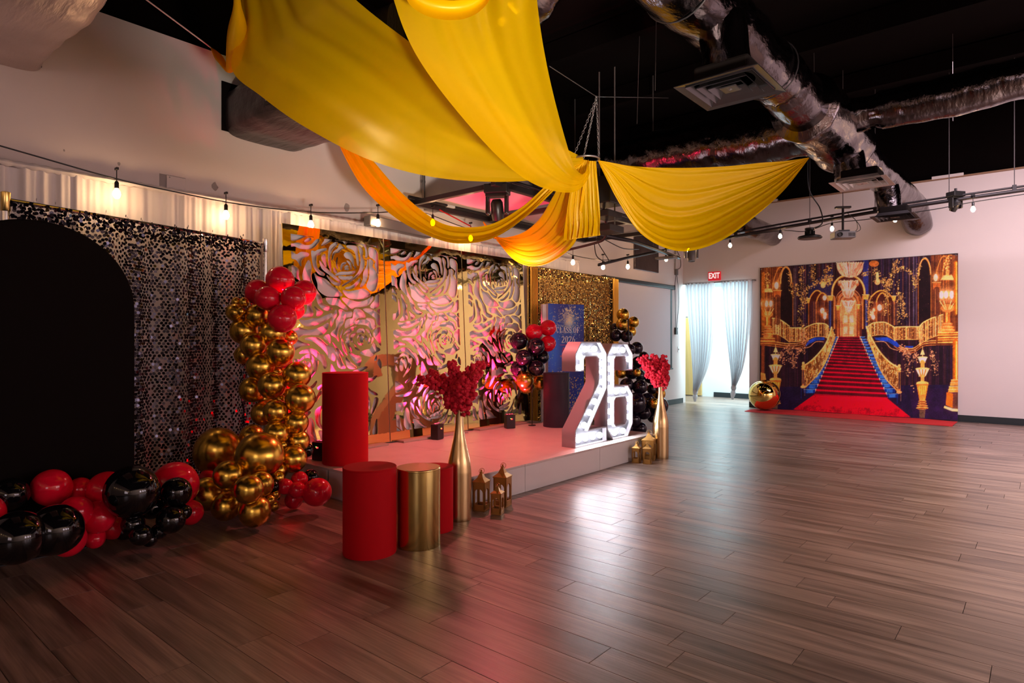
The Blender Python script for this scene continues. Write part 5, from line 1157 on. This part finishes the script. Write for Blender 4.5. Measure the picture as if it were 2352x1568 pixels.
# ------------------------------------------------------------------ ducts overhead
rw = random.Random(31)
def wrinkle(p, s):
    return (math.sin(p.x*9+3*math.sin(p.y*4+s))+math.sin(p.y*13+2*math.sin(p.z*7+s*2))+math.sin((p.x+p.z)*21+s))/3
def duct_mesh(path, r, n=40, seg=.06, amp=.012, bands=True, rz=None, seed=0, sq=0.0):
    """Foil-wrapped duct: a tube with crumpled skin and gathers at the joints; rz: other half-height, sq: squareness."""
    P = resample([Vector(p) for p in path], max(2, int(sum((Vector(b)-Vector(a)).length for a, b in zip(path, path[1:]))/seg)))
    mb = MB(); vs = []; m = len(P); up = Vector((0, 0, 1))
    for i, p in enumerate(P):
        t = (P[min(i+1, m-1)]-P[max(i-1, 0)]).normalized(); u = t.cross(up).normalized() if abs(t.z) < .95 else Vector((1, 0, 0)); w_ = u.cross(t).normalized()
        dl = i*seg; g = 0
        if bands:
            k = (dl+seed*.7) % 1.5
            if k < .16: g = -.03*math.exp(-((k-.08)/.035)**2)+.012*math.sin(k*120)
        for k in range(n):
            a = 2*PI*k/n; ca, sa = math.cos(a), math.sin(a)
            if sq: ca = math.copysign(abs(ca)**(1-sq), ca); sa = math.copysign(abs(sa)**(1-sq), sa)
            q = p+u*(ca*r)+w_*(sa*(rz or r)); nrm_ = (q-p).normalized()
            bag = .018*max(0, -sa)*math.sin(dl*4.2+seed)
            vs.append(q+nrm_*(amp*wrinkle(q, seed)+g*(1+.6*math.sin(k*2.3+seed))+bag))
    fs = [(i*n+k, i*n+(k+1) % n, (i+1)*n+(k+1) % n, (i+1)*n+k) for i in range(m-1) for k in range(n)]+[tuple(range(n))[::-1], tuple((m-1)*n+k for k in range(n))]
    return mb.add(vs, fs)
t = thing('air_duct', 'long main foil-wrapped round duct running to the far wall overhead', 'air duct', (-1.9, 7, 3.8))
o_ = Vector((-1.9, 7, 3.8))
loc = lambda pts: [Vector(p)-o_ for p in pts]
duct_mesh(loc([(-1.9, .8, 3.82), (-1.9, 7.0, 3.80)]), .25, seed=1).obj('duct_run', M['foil'], t, 180)
duct_mesh(loc([(-1.9, 6.9, 3.80), (-1.88, 8.6, 3.78)]), .345, seed=2, bands=False, amp=.02).obj('duct_junction', M['foil'], t, 180)
duct_mesh(loc([(-1.88, 8.5, 3.78), (-1.80, 11.3, 3.76), (-1.72, 12.6, 3.66), (-1.70, 13.1, 3.4)]), .22, seed=3).obj('duct_run', M['foil'], t, 180)
duct_mesh(loc([(-1.7, 7.75, 3.84), (.6, 7.75, 3.88), (5.5, 7.75, 3.9)]), .20, seed=4).obj('duct_branch', M['foil'], t, 180)
duct_mesh(loc([(-2.1, 7.85, 3.86), (-4.0, 7.9, 3.92), (-6.05, 7.95, 3.92)]), .33, seed=5, amp=.02).obj('duct_branch', M['foil'], t, 180)
for (yy, s_) in ((4.5, 6), (8.25, 7), (10.7, 8)):
    duct_mesh(loc([(-1.8, yy, 3.72), (-1.74, yy, 3.24)]), .17, n=28, seed=s_, bands=False, amp=.012).obj('duct_drop', M['foil'], t, 180)
def strap(y): MB().torus((0, y-7, 0), .262, .006, Matrix.Rotation(PI/2, 3, 'X'), 28, 5).obj('hanger_strap', M['blackmetal'], t, 180)
for y in (2.2, 4.0, 5.8): strap(y)
def diffuser(label, x, y, z, s, m, rz=0):
    t = thing('ceiling_diffuser', label, 'air diffuser', (x, y, z), rz, 'square ceiling diffusers')
    def frus(a, b, za, zb, nm, th=.006):
        vs = []
        for q, zz in ((a, za), (b, zb), (a, za+th), (b, zb+th)): vs += [(-q, -q, zz), (q, -q, zz), (q, q, zz), (-q, q, zz)]
        fs = []
        for i in range(4):
            j = (i+1) % 4; fs += [(i, j, 4+j, 4+i), (8+i, 12+i, 12+j, 8+j), (i, 8+i, 8+j, j), (4+i, 4+j, 12+j, 12+i)]
        MB().add(vs, fs).obj(nm, m, t)
    q = s/2
    frus(q, q*.80, 0, .012, 'outer_frame'); frus(q*.80, q*.66, .0, .055, 'cone'); frus(q*.60, q*.44, -.004, .055, 'cone'); frus(q*.40, q*.26, -.006, .05, 'cone')
    MB().box((0, 0, .008), (s*.20, s*.20, .012), ch=.004).obj('centre_plate', m, t)
    MB().lathe([(.012, -.002), (.012, .004)], (0, 0, 0), 12).obj('screw', M['steel'], t)
    MB().box((0, 0, .10), (s*.66, s*.66, .10), ch=.02).obj('plenum_box', M['black'], t)
diffuser('large square steel ceiling diffuser nearest the camera, under the main duct', -1.745, 4.52, 3.19, .60, mat('dark_steel', (.12, .105, .115), .25, metal=.9))
diffuser('pale square ceiling diffuser beyond the duct crossing', -1.62, 8.22, 3.19, .58, mat('pale_steel', (.6, .57, .54), .45, metal=.6))
diffuser('dark square ceiling diffuser nearest the far wall, behind a bulb', -1.68, 10.7, 3.18, .56, M['blackmetal'])
# ducts entering through the left wall
def box_duct(label, x0, x1, y0, y1, z0, z1, m, seed, parts=True):
    o_ = Vector((x0, (y0+y1)/2, (z0+z1)/2)); t = thing('wall_duct', label, 'air duct', o_, 0, 'rectangular ducts through the left wall')
    duct_mesh([Vector((0, 0, 0)), Vector((x1-x0, 0, 0))], (y1-y0)/2, n=64, seg=.05, amp=.010, bands=False, rz=(z1-z0)/2, seed=seed, sq=.78 if seed == 3 else .6).obj('foil_skin', m, t, 60)
    MB().box((.006, -.02, .05), (.01, (y1-y0)+.02, (z1-z0)-.02)).obj('wall_opening', M['black'], t)
    return t
box_duct('big grey foil-wrapped rectangular duct at the top left corner', XL+.004, -3.55, .22, 1.42, 3.49, 4.25, M['foil2'], 3)
t = box_duct('black foil-wrapped rectangular duct with a grille, behind the yellow drape', XL+.004, -3.62, 2.88, 3.72, 3.36, 3.86, M['foil3'], 5)
yg = 2.872
for k in range(9): MB().box((1.0, yg-(2.88+3.72)/2-.01, -.10+k*.025), (.34, .02, .012), Matrix.Rotation(.5, 3, 'X')).obj('grille_slat', M['steel'], t)
MB().box((1.0, yg-3.30-.004, 0), (.40, .015, .28), ch=.003).obj('grille_frame', M['blackmetal'], t)
t = thing('wall_duct', 'short round black duct stub high on the far wall above the bulbs', 'air duct', (-4.19, YF-.01, 3.49))
duct_mesh([Vector((0, 0, 0)), Vector((0, -.6, .0)), Vector((.0, -2.2, .03))], .19, n=32, seg=.05, seed=9, bands=False, amp=.008).obj('duct_skin', M['foil'], t, 180)
a = on_x(1457, 545, XL+.02); b = on_x(1512, 470, XL+.02)
t = thing('wall_opening', 'dark opening in the left wall behind the right drape', 'wall opening', (XL+.015, (a.y+b.y)/2, 3.25))
MB().box((0, 0, 0), (.03, b.y-a.y, .95), ch=.004).obj('dark_panel', M['foil'], t)
# flexible duct seen through the front drape
t = thing('flexible_duct', 'foil flexible duct overhead behind the front yellow drape', 'air duct', at(1060, 95, 4.6))
oo = at(1060, 95, 4.6)
duct_mesh([at(1002, 112, 4.74)-oo, at(1060, 92, 4.6)-oo, at(1150, 34, 4.45)-oo, at(1235, -70, 4.3)-oo, at(1290, -190, 4.2)-oo], .25, n=36, seg=.05, seed=12, amp=.02).obj('duct_skin', M['foil'], t, 180)

# ------------------------------------------------------------------ drapes from the ceiling
HUB = at(1346, 366, 6.0)
t = thing('drape_ring', 'hanging ring on three chains that gathers the yellow drapes', 'hanging ring', HUB)
RR = .125
MB().torus((0, 0, 0), RR, .011, None, 32, 8).obj('ring', M['steel'], t, 180)
apex = at(1370, 224, 6.0)-HUB
for k, (px, py) in enumerate(((1318, 348), (1344, 352), (1372, 366))):
    a_ = [PI*.98, PI*.55, .1][k]; lo = Vector((RR*math.cos(a_+.7), RR*math.sin(a_+.7), .01))
    L_ = (apex-lo).length; n = int(L_/.028); mb = MB(); d_ = (apex-lo).normalized()
    q0 = d_.to_track_quat('X', 'Z').to_matrix()
    for i in range(n):
        c_ = lo+d_*(L_*(i+.5)/n); Mm = q0 @ Matrix.Rotation((i % 2)*PI/2, 3, 'X') @ Matrix.Diagonal((1.5, .8, 1)).to_3x3()
        mb.torus(c_, .0105, .0032, Mm, 10, 5)
    mb.obj('chain', M['steel'], t, 180)
MB().tube([apex, apex+Vector((0, 0, .012))], .012, 8).obj('hook', M['steel'], t)
for pts in (((1262, 152, 5.2), (1370, 222, 6.0)), ((1370, 222, 6.0), (1535, 225, 7.4))): MB().tube([at(*pts[0])-HUB, at(*pts[1])-HUB], .004, 5).obj('guy_wire', M['steel'], t)
def swag(label, up, lo, m, folds=9, amp=.05, bulge=.25, seed=0, nu=150, nv=72, pleat=None, extra=None):
    U_ = resample(crom([at(*p) for p in up], 10), nu); L_ = resample(crom([at(*p) for p in lo], 10), nu)
    o_ = U_[0]; t = thing('ceiling_drape', label, 'drape', o_, 0, 'yellow ceiling drapes'); rs_ = random.Random(seed)
    ph = [rs_.uniform(0, 6) for _ in range(6)]
    def fn(v, u):
        i = min(nu, int(round(u*nu))); a, b = U_[i], L_[i]; s_ = v
        p = a.lerp(b, s_); wd = (b-a).length
        tg = (U_[min(i+1, nu)]-U_[max(i-1, 0)]+L_[min(i+1, nu)]-L_[max(i-1, 0)]).normalized()
        nr = tg.cross((b-a).normalized() if wd > 1e-4 else Vector((0, 0, 1))).normalized()
        if nr.dot(ray(1176, 784)) > 0: nr = -nr
        p = p - nr*(bulge*math.sin(PI*s_)*math.sin(PI*min(1, u*1.02))*min(1, wd))
        end = (math.exp(-(u/.22)**2)+.8*math.exp(-((1-u)/.16)**2))
        w2 = s_+.05*math.sin(u*4+ph[0])+.02*math.sin(u*9+ph[1])
        f = math.sin(2*PI*folds*w2+ph[2])+.5*math.sin(2*PI*folds*1.73*w2+ph[3])+.35*math.sin(2*PI*folds*.47*w2+ph[4]+u*3)
        p = p + nr*(amp*f*min(1, wd*1.3+.05)*(.30+.9*end))
        return p-o_
    mb = MB(); mb.grid(fn, nv, nu)
    mb.obj('voile', m, t, 180)
    return t
# A: the wide sheet from the left tie to the ring
tA = swag('widest yellow drape sweeping from the upper left tie to the ring',
     [(610, -220, 3.6), (710, -110, 3.7), (815, 0, 3.8), (960, 112, 4.1), (1110, 222, 4.7), (1240, 310, 5.4), (1340, 362, 6.0)],
     [(556, -60, 4.5), (549, 60, 4.75), (532, 160, 4.85), (600, 222, 4.8), (700, 292, 4.8), (850, 368, 4.95), (1000, 408, 5.25), (1150, 418, 5.6), (1260, 408, 5.85), (1336, 376, 6.0)], M['swag'], 4, .009, .18, 1)
mbp = [at(*p) for p in ((485, 110, 5.6), (505, 135, 5.5), (528, 158, 5.3), (546, 70, 4.7), (545, -10, 4.4), (552, -120, 4.2))]
o_ = tA.location
MB().tube([p-o_ for p in crom(mbp, 8)], .07, 12, True, [.06+.94*min(1, i/14)*(.65+.35*math.sin(i*.35)) for i in range(41)]).obj('rolled_edge', M['swag2'], tA, 180)
MB().tube([at(330, -5, 4.9)-o_, at(485, 110, 5.6)-o_], .006, 6).obj('tie_cord', mat('white_cord', (.6, .55, .5), .8), tA)
# B: the front sheet
tB = swag('front yellow drape coming towards the camera from the ring',
     [(880, -160, 3.0), (905, 0, 3.5), (965, 140, 3.9), (1075, 285, 4.4), (1175, 388, 4.9), (1250, 432, 5.3), (1320, 440, 5.7), (1352, 405, 5.9), (1350, 368, 6.0)],
     [(1225, -160, 3.2), (1233, 0, 3.7), (1248, 110, 4.1), (1270, 215, 4.5), (1298, 320, 5.0), (1318, 380, 5.4), (1336, 400, 5.75), (1350, 385, 5.9), (1352, 366, 6.0)], M['swag'], 4, .014, .30, 2)
o_ = tB.location
MB().grid(lambda u, v: (lambda P: P)(resample(crom([at(918, -60, 3.3), at(945, -8, 3.4), at(1000, 20, 3.5), at(1070, 20, 3.55), at(1120, -15, 3.6), at(1150, -90, 3.6)], 8), 30)[min(30, int(round(u*30)))] + Vector((0, 0, -.055+.11*v))+ray(1050, 0)*.05*math.sin(v*PI)-o_), 30, 6).obj('front_hem', M['swag2'], tB, 180)
# C: narrow swag to the left, D: low swag, E: straight tail, F: right swag
swag('narrow twisted orange-lit drape dipping low in front of the lighting frame',
     [(772, 300, 6.6), (800, 308, 6.55), (850, 360, 6.4), (920, 440, 6.25), (1000, 505, 6.15), (1060, 522, 6.1), (1130, 515, 6.1), (1200, 475, 6.1), (1262, 420, 6.05), (1335, 366, 6.0)],
     [(770, 310, 6.5), (790, 355, 6.3), (835, 430, 6.1), (910, 500, 5.95), (1000, 546, 5.85), (1065, 558, 5.85), (1140, 543, 5.9), (1215, 492, 5.95), (1285, 425, 6.0), (1345, 370, 6.0)], M['swag2'], 3.5, .035, .10, 3, nv=48)
swag('low orange drape hanging over the top of the right rose panel',
     [(1110, 508, 7.7), (1122, 530, 7.5), (1150, 545, 7.3), (1195, 538, 7.0), (1238, 505, 6.7), (1272, 450, 6.4), (1300, 400, 6.15), (1338, 366, 6.0)],
     [(1112, 512, 7.7), (1140, 548, 7.4), (1175, 592, 7.0), (1215, 611, 6.75), (1262, 603, 6.55), (1318, 560, 6.35), (1335, 490, 6.2), (1345, 420, 6.05), (1350, 368, 6.0)], M['swag2'], 6.5, .045, .22, 4)
swag('straight pleated yellow tail hanging down below the ring',
     [(1298, 552, 6.35), (1300, 500, 6.25), (1312, 430, 6.1), (1336, 368, 6.0)],
     [(1380, 540, 6.1), (1378, 490, 6.1), (1374, 430, 6.05), (1369, 370, 6.0)], M['swag2'], 7, .035, .12, 5, nu=60)
swag('fan-shaped yellow drape spread from the ring to the right',
     [(1858, 362, 7.1), (1800, 370, 7.0), (1720, 378, 6.85), (1640, 383, 6.7), (1560, 385, 6.5), (1470, 381, 6.25), (1374, 368, 6.0)],
     [(1858, 364, 7.1), (1800, 438, 6.75), (1735, 496, 6.5), (1660, 550, 6.3), (1585, 575, 6.2), (1525, 566, 6.15), (1470, 530, 6.1), (1425, 465, 6.05), (1395, 410, 6.0), (1374, 370, 6.0)], M['swag2'], 7, .028, .32, 6, nu=170, nv=96)

# ------------------------------------------------------------------ string lights
bulb_me = MB().lathe([(.0, -.085), (.014, -.082), (.026, -.066), (.030, -.048), (.026, -.026), (.014, -.008), (.013, 0)], (0, 0, 0), 12).mesh('bulb', 180); bulb_me.materials.append(M['bulb'])
sock_me = MB().lathe([(.014, -.002), (.017, 0), (.017, .045), (.010, .058), (.006, .06)], (0, 0, 0), 12).mesh('socket', 40); sock_me.materials.append(M['plastic'])
def string(label, cable, bulbs, depth, r=.0065, scale=1.0):
    P = [depth(*c) for c in cable]; o_ = P[0]
    t = thing('string_lights', label, 'string lights', o_, 0, None)
    MB().tube([p-o_ for p in crom(P, 10)], r, 6).obj('cable', M['plastic'], t, 180)
    for b in bulbs:
        p = depth(*b); k = scale
        o = link('socket', sock_me, None, t); o.location = p-o_+Vector((0, 0, .048*k)); o.scale = (k, k, k)
        q = link('bulb', bulb_me, None, o)
        MB().tube([(0, 0, .058), (0, 0, .058+b[2] if len(b) > 2 and isinstance(b[2], float) else .15)], .004, 5).obj('drop_wire', M['plastic'], o)
        MB().box((0, 0, .16), (.05, .02, .022), ch=.004).obj('cable_clip', M['plastic'], o)
string('long string of warm bulbs strung along the left wall drape', [(-120, 300), (60, 352), (268, 411), (400, 440), (519, 464), (620, 478), (714, 487), (790, 489), (868, 488), (960, 486), (1060, 520), (1180, 560), (1300, 575)],
       [(268, 446), (519, 495), (714, 517), (868, 513), (994, 512), (1081, 548)], lambda x, y, *z: on_x(x, y, -5.80))
string('string of warm bulbs past the rose panels towards the corner', [(1288, 572), (1316, 586), (1385, 597), (1442, 592), (1490, 580), (1530, 576), (1560, 566)],
       [(1316, 603), (1385, 614), (1442, 613), (1530, 596)], lambda x, y, *z: on_x(x, y, -5.45))
string('string of warm bulbs under the far pipe above the printed backdrop', [(1560, 566), (1582, 562), (1677, 546), (1792, 530), (1850, 531), (1911, 512), (1980, 505), (2056, 494), (2150, 480), (2235, 464), (2352, 446), (2460, 430)],
       [(1582, 576), (1677, 564), (1792, 543), (1911, 526), (2056, 505), (2235, 481), (2420, 452)], lambda x, y, *z: on_y(x, y, 11.25))
q = bpy.data.objects['string_lights.001']
MB().tube([(0, 0, 0), (XL-q.location.x, -.1, .12)], .005, 5).obj('wall_hook', M['steel'], q)
# strings on the walls behind the camera (they show only in the balloons)
def back_string(label, a, b, n):
    a, b = Vector(a), Vector(b); t = thing('string_lights', label, 'string lights', a)
    pts = [a.lerp(b, i/(n*2))+Vector((0, 0, -.08*math.sin(PI*((i/2) % 1)))) for i in range(n*2+1)]
    MB().tube([p-a for p in pts], .0065, 6).obj('cable', M['plastic'], t, 180)
    for i in range(n):
        o = link('socket', sock_me, None, t); o.location = a.lerp(b, (i+.5)/n)-a+Vector((0, 0, -.14)); link('bulb', bulb_me, None, o)
back_string('string of warm bulbs along the right-hand wall', (6.6, -3.5, 3.2), (6.6, 11.2, 3.3), 14)
back_string('string of warm bulbs along the back wall behind the camera', (-5.5, -4.2, 3.2), (6.4, -4.2, 3.2), 11)

# ------------------------------------------------------------------ pipes, frame, stage lights, projector
t = thing('lighting_pipe', 'long black ceiling pipe hung above the far string of bulbs', 'lighting pipe', on_y(1640, 546, 11.3))
o_ = on_y(1640, 546, 11.3)
for dy, r in ((0, .028), (-9, .016)):
    MB().tube([on_y(px, py+dy, 11.3)-o_ for px, py in ((1575, 574), (1640, 552), (1790, 524), (2000, 488), (2200, 458), (2480, 418))], r, 10).obj('pipe', M['blackmetal'], t, 180)
for px, py in ((1690, 536), (1860, 508), (2010, 482), (2180, 455), (2330, 432)):
    p = on_y(px, py, 11.3)-o_; MB().box(p, (.05, .05, .09), ch=.006).obj('clamp', M['blackmetal'], t)
    MB().tube([p, p+Vector((0, 0, 5.4-o_.z-p.z))], .006, 6).obj('drop_rod', M['wire'], t)
t = thing('lighting_pipe', 'pair of black pipes slanting to the corner above the projection screen', 'lighting pipe', at(1480, 560, 9.6))
o_ = at(1480, 560, 9.6)
MB().tube([at(1372, 538, 8.4)-o_, at(1450, 553, 9.2)-o_, at(1560, 592, 11.0)-o_], .03, 10).obj('pipe', M['blackmetal'], t, 180)
MB().tube([at(1375, 608, 9.2)-o_, at(1440, 592, 9.9)-o_, at(1500, 580, 10.6)-o_, at(1580, 561, 11.6)-o_], .022, 10).obj('pipe', M['blackmetal'], t, 180)
MB().tube([p-o_ for p in crom([at(1365, 560, 8.8), at(1372, 590, 9.0), at(1400, 602, 9.3), at(1370, 545, 8.8), at(1430, 570, 9.3), at(1468, 572, 9.9)], 8)], .007, 6).obj('loose_cable', M['plastic'], t, 180)
MB().tube([at(1500, 575, 10.4)-o_, at(1500, 575, 10.4)-o_+Vector((0, 0, 2.66))], .006, 6).obj('drop_rod', M['wire'], t)
t = thing('conduit', 'black bent conduit from the equipment shelf to the left wall', 'conduit', at(1395, 520, 7.4)); o_ = at(1395, 520, 7.4)
MB().tube([p-o_ for p in crom([at(1386, 480, 7.2), at(1393, 520, 7.3), at(1388, 548, 7.4), at(1360, 560, 7.6), at(1290, 577, 8.0)], 8)], .016, 8).obj('pipe', M['blackmetal'], t, 180)
# suspended frame over the stage
t = thing('suspended_frame', 'black suspended frame with pale cloth panels hung over the stage', 'lighting frame', (-5.2, 6.6, 3.06))
for x in (-.72, .70): MB().box((x, .35, 0), (.07, 3.9, .07), ch=.006).obj('rail', M['blackmetal'], t); MB().tube([(x+.05, -1.6, .05), (x+.05, 2.3, .05)], .02, 8).obj('pipe', M['blackmetal'], t)
for y in (-1.48, -.1, 1.3, 2.28): MB().box((0, y, 0), (1.4, .06, .06), ch=.006).obj('crossbar', M['blackmetal'], t)
for y in (-.78, .6, 1.8): MB().grid(lambda u, v: Vector(((u-.5)*1.3, y+(v-.5)*1.25, .06-.05*math.sin(PI*u)*math.sin(PI*v))), 12, 12).obj('cloth_panel', M['cloth_grey'], t, 180)
for x in (-.72, .70):
    for y in (-1.3, 2.0): MB().tube([(x, y, .03), (x, y, 2.3)], .008, 6).obj('drop_rod', M['wire'], t)
MB().box((-.70, -.9, .09), (.10, .14, .12), ch=.006).obj('control_box', M['whiteplastic'], t)
MB().tube([at(1010, 482, 8.0)-t.location, at(1082, 520, 8.8)-t.location], .008, 6).obj('strap', M['red'], t)
t = thing('equipment_shelf', 'black hanging equipment shelf behind the drape ring', 'equipment shelf', at(1394, 490, 7.0)); 
MB().box((0, 0, .24), (.26, .3, .30), ch=.01).obj('speaker_box', M['plastic'], t)
for z, w_ in ((-.02, .22), (-.18, .26)): MB().box((.0, 0, z), (w_, .3, .07), ch=.006).obj('shelf_unit', M['blackmetal'], t)
for x in (-.1, .1): MB().tube([(x, 0, -.2), (x, 0, 1.6)], .008, 6).obj('drop_rod', M['wire'], t)
def mover(label, p, s, m, rz, tilt, up):
    t = thing('moving_head_light', label, 'stage light', p, rz, 'moving head stage lights')
    MB().box((0, 0, .20*s), (.26*s, .2*s, .10*s), ch=.01*s).obj('base', m, t)
    MB().box((0, 0, .135*s), (.24*s, .13*s, .03*s), ch=.006*s).obj('yoke', m, t)
    for k in (-1, 1): MB().box((k*.105*s, 0, .03*s), (.035*s, .10*s, .20*s), ch=.012*s).obj('yoke_arm', m, t)
    Mt = Matrix.Rotation(tilt, 3, 'X')
    MB().lathe([(.0, .10*s), (.045*s, .095*s), (.066*s, .06*s), (.07*s, -.06*s), (.06*s, -.13*s), (.055*s, -.13*s), (.05*s, -.11*s)], (0, 0, 0), 24, Mt).obj('head', m, t, 50)
    MB().lathe([(.052*s, -.118*s), (0, -.112*s)], (0, 0, 0), 20, Mt).obj('lens', M['greyplastic'], t)
    MB().tube([(0, 0, .24*s), (0, 0, .24*s+up)], .018, 8).obj('hanger', M['blackmetal'], t)
mover('black moving head light hanging below the suspended frame', at(1142, 478, 6.9), 1.0, M['plastic'], .5, .35, .08)
lw = bpy.data.lights.new('stage_fill', 'SPOT'); lw.energy = 165; lw.color = (1, .20, .20); lw.spot_size = 2.5; lw.spot_blend = 1; lw.shadow_soft_size = .05  # red spot added at the moving head to tint stage and panels pink
lo = bpy.data.objects.new('stage_fill', lw); C.objects.link(lo); lo.location = at(1142, 492, 6.75)+Vector((0, 0, -.08))
mover('grey moving head light in the corner by the far pipe', at(1588, 584, 11.2), 1.0, M['greyplastic'], .6, -.15, .12)
mover('small black spotlight under the right end of the far pipe', on_y(2195, 470, 11.3), .75, M['plastic'], .9, .6, .06)
t = thing('flat_fixture', 'flat dark light fixture at the end of the slanting pipes', 'light fixture', at(1530, 592, 10.7)); MB().box((0, 0, 0), (.34, .16, .04), ch=.01).obj('housing', M['greyplastic'], t); MB().tube([(0, 0, .02), (0, 0, .14)], .012, 8).obj('stem', M['blackmetal'], t)
# high bay lamp
p = on_y(1860, 548, 10.2)
t = thing('high_bay_lamp', 'round black high bay lamp, switched off, hanging on a cable', 'pendant lamp', p)
MB().lathe([(.0, .012), (.15, .010), (.165, .0), (.172, .008), (.172, .022), (.16, .035), (.085, .055), (.075, .06)], (0, 0, 0), 40).obj('reflector', M['plastic'], t, 50)
MB().lathe([(.14, -.002), (0, -.006)], (0, 0, 0), 32).obj('lens', M['greyplastic'], t)
for k in range(10): MB().box((.05*math.cos(PI*k/5), .05*math.sin(PI*k/5), .085), (.045, .007, .06), Matrix.Rotation(PI*k/5, 3, 'Z')).obj('cooling_fin', M['plastic'], t)
MB().lathe([(.04, .05), (.04, .12), (.07, .13), (.07, .16), (0, .165)], (0, 0, 0), 20).obj('driver', M['plastic'], t, 50)
MB().tube([(0, 0, .16), (0, 0, 5.5-p.z)], .003, 5).obj('suspension_wire', M['wire'], t)
MB().tube([q for q in crom([Vector((.03, 0, .15)), Vector((.16, .05, .22)), Vector((.13, .05, .45)), Vector((-.02, 0, .8)), Vector((-.02, 0, 1.5)), Vector((-.03, 0, 2.0))], 8)], .009, 7).obj('power_cable', M['plastic'], t, 180)
# projector
p = on_y(1936, 541, 10.6)
t = thing('projector', 'small dark projector on a pole mount above the printed backdrop', 'projector', p, .55)
MB().box((0, 0, 0), (.30, .22, .10), ch=.012).obj('body', M['greyplastic'], t); MB().lathe([(.035, 0), (.035, .03), (.028, .03), (.024, .015)], (-.08, -.108, .0), 18, Matrix.Rotation(PI/2, 3, 'X')).obj('lens', M['plastic'], t, 40)
for k in range(5): MB().box((.05+.02*k, -.112, .0), (.008, .006, .05)).obj('vent_slot', M['plastic'], t)
MB().box((0, 0, .065), (.16, .12, .03), ch=.005).obj('mount_plate', M['blackmetal'], t); MB().tube([(0, 0, .07), (0, 0, .42)], .018, 8).obj('mount_pole', M['blackmetal'], t); MB().box((0, 0, .43), (.22, .07, .03), ch=.005).obj('pole_bracket', M['blackmetal'], t); MB().tube([(0, 0, .43), (0, 0, 5.5-p.z)], .005, 6).obj('drop_rod', M['wire'], t)
for k in (0, 1): MB().tube([q for q in crom([Vector((.14, .05, .04)), Vector((.22+.05*k, .05, .1)), Vector((.20, .05, .24)), Vector((.05, .02, .36))], 6)], .005, 5).obj('cable', M['plastic'], t, 180)
# slim heater strip on the left wall
a, b = on_x(842, 506, -5.90), on_x(985, 537, -5.90)
t = thing('strip_heater', 'long slim grey strip heater angled on the left wall', 'heater', (a+b)/2, 0)
Lh = (b-a).length; Mr = (b-a).normalized().to_track_quat('Y', 'Z').to_matrix()
MB().box((0, 0, 0), (.12, Lh, .12), Mr, ch=.012).obj('body', M['greyplastic'], t); MB().box(Mr@Vector((.0, 0, -.058)), (.08, Lh*.94, .008), Mr).obj('reflector', M['steel'], t)
for k in (-.35, .35): MB().box(Mr@Vector((0, k*Lh, .0)) + Vector((-.15, 0, .06)), (.24, .03, .03)).obj('bracket', M['blackmetal'], t)
# wiring by the left wall
t = thing('conduit', 'grey vertical conduit with junction box above the strip heater', 'conduit', on_x(972, 470, -6.112)); o_ = on_x(972, 470, -6.112)
MB().tube([q-o_ for q in crom([on_x(972, 395, -6.112), on_x(972, 440, -6.112), on_x(974, 462, -6.112), on_x(990, 468, -5.95)], 6)], .018, 8).obj('pipe', M['steel'], t, 180)
MB().box((.042, .12, -.02), (.12, .2, .1), ch=.008).obj('junction_box', M['greyplastic'], t)
for z in (.05, .3): MB().box((-.01, 0, z), (.034, .07, .03)).obj('wall_strap', M['steel'], t)
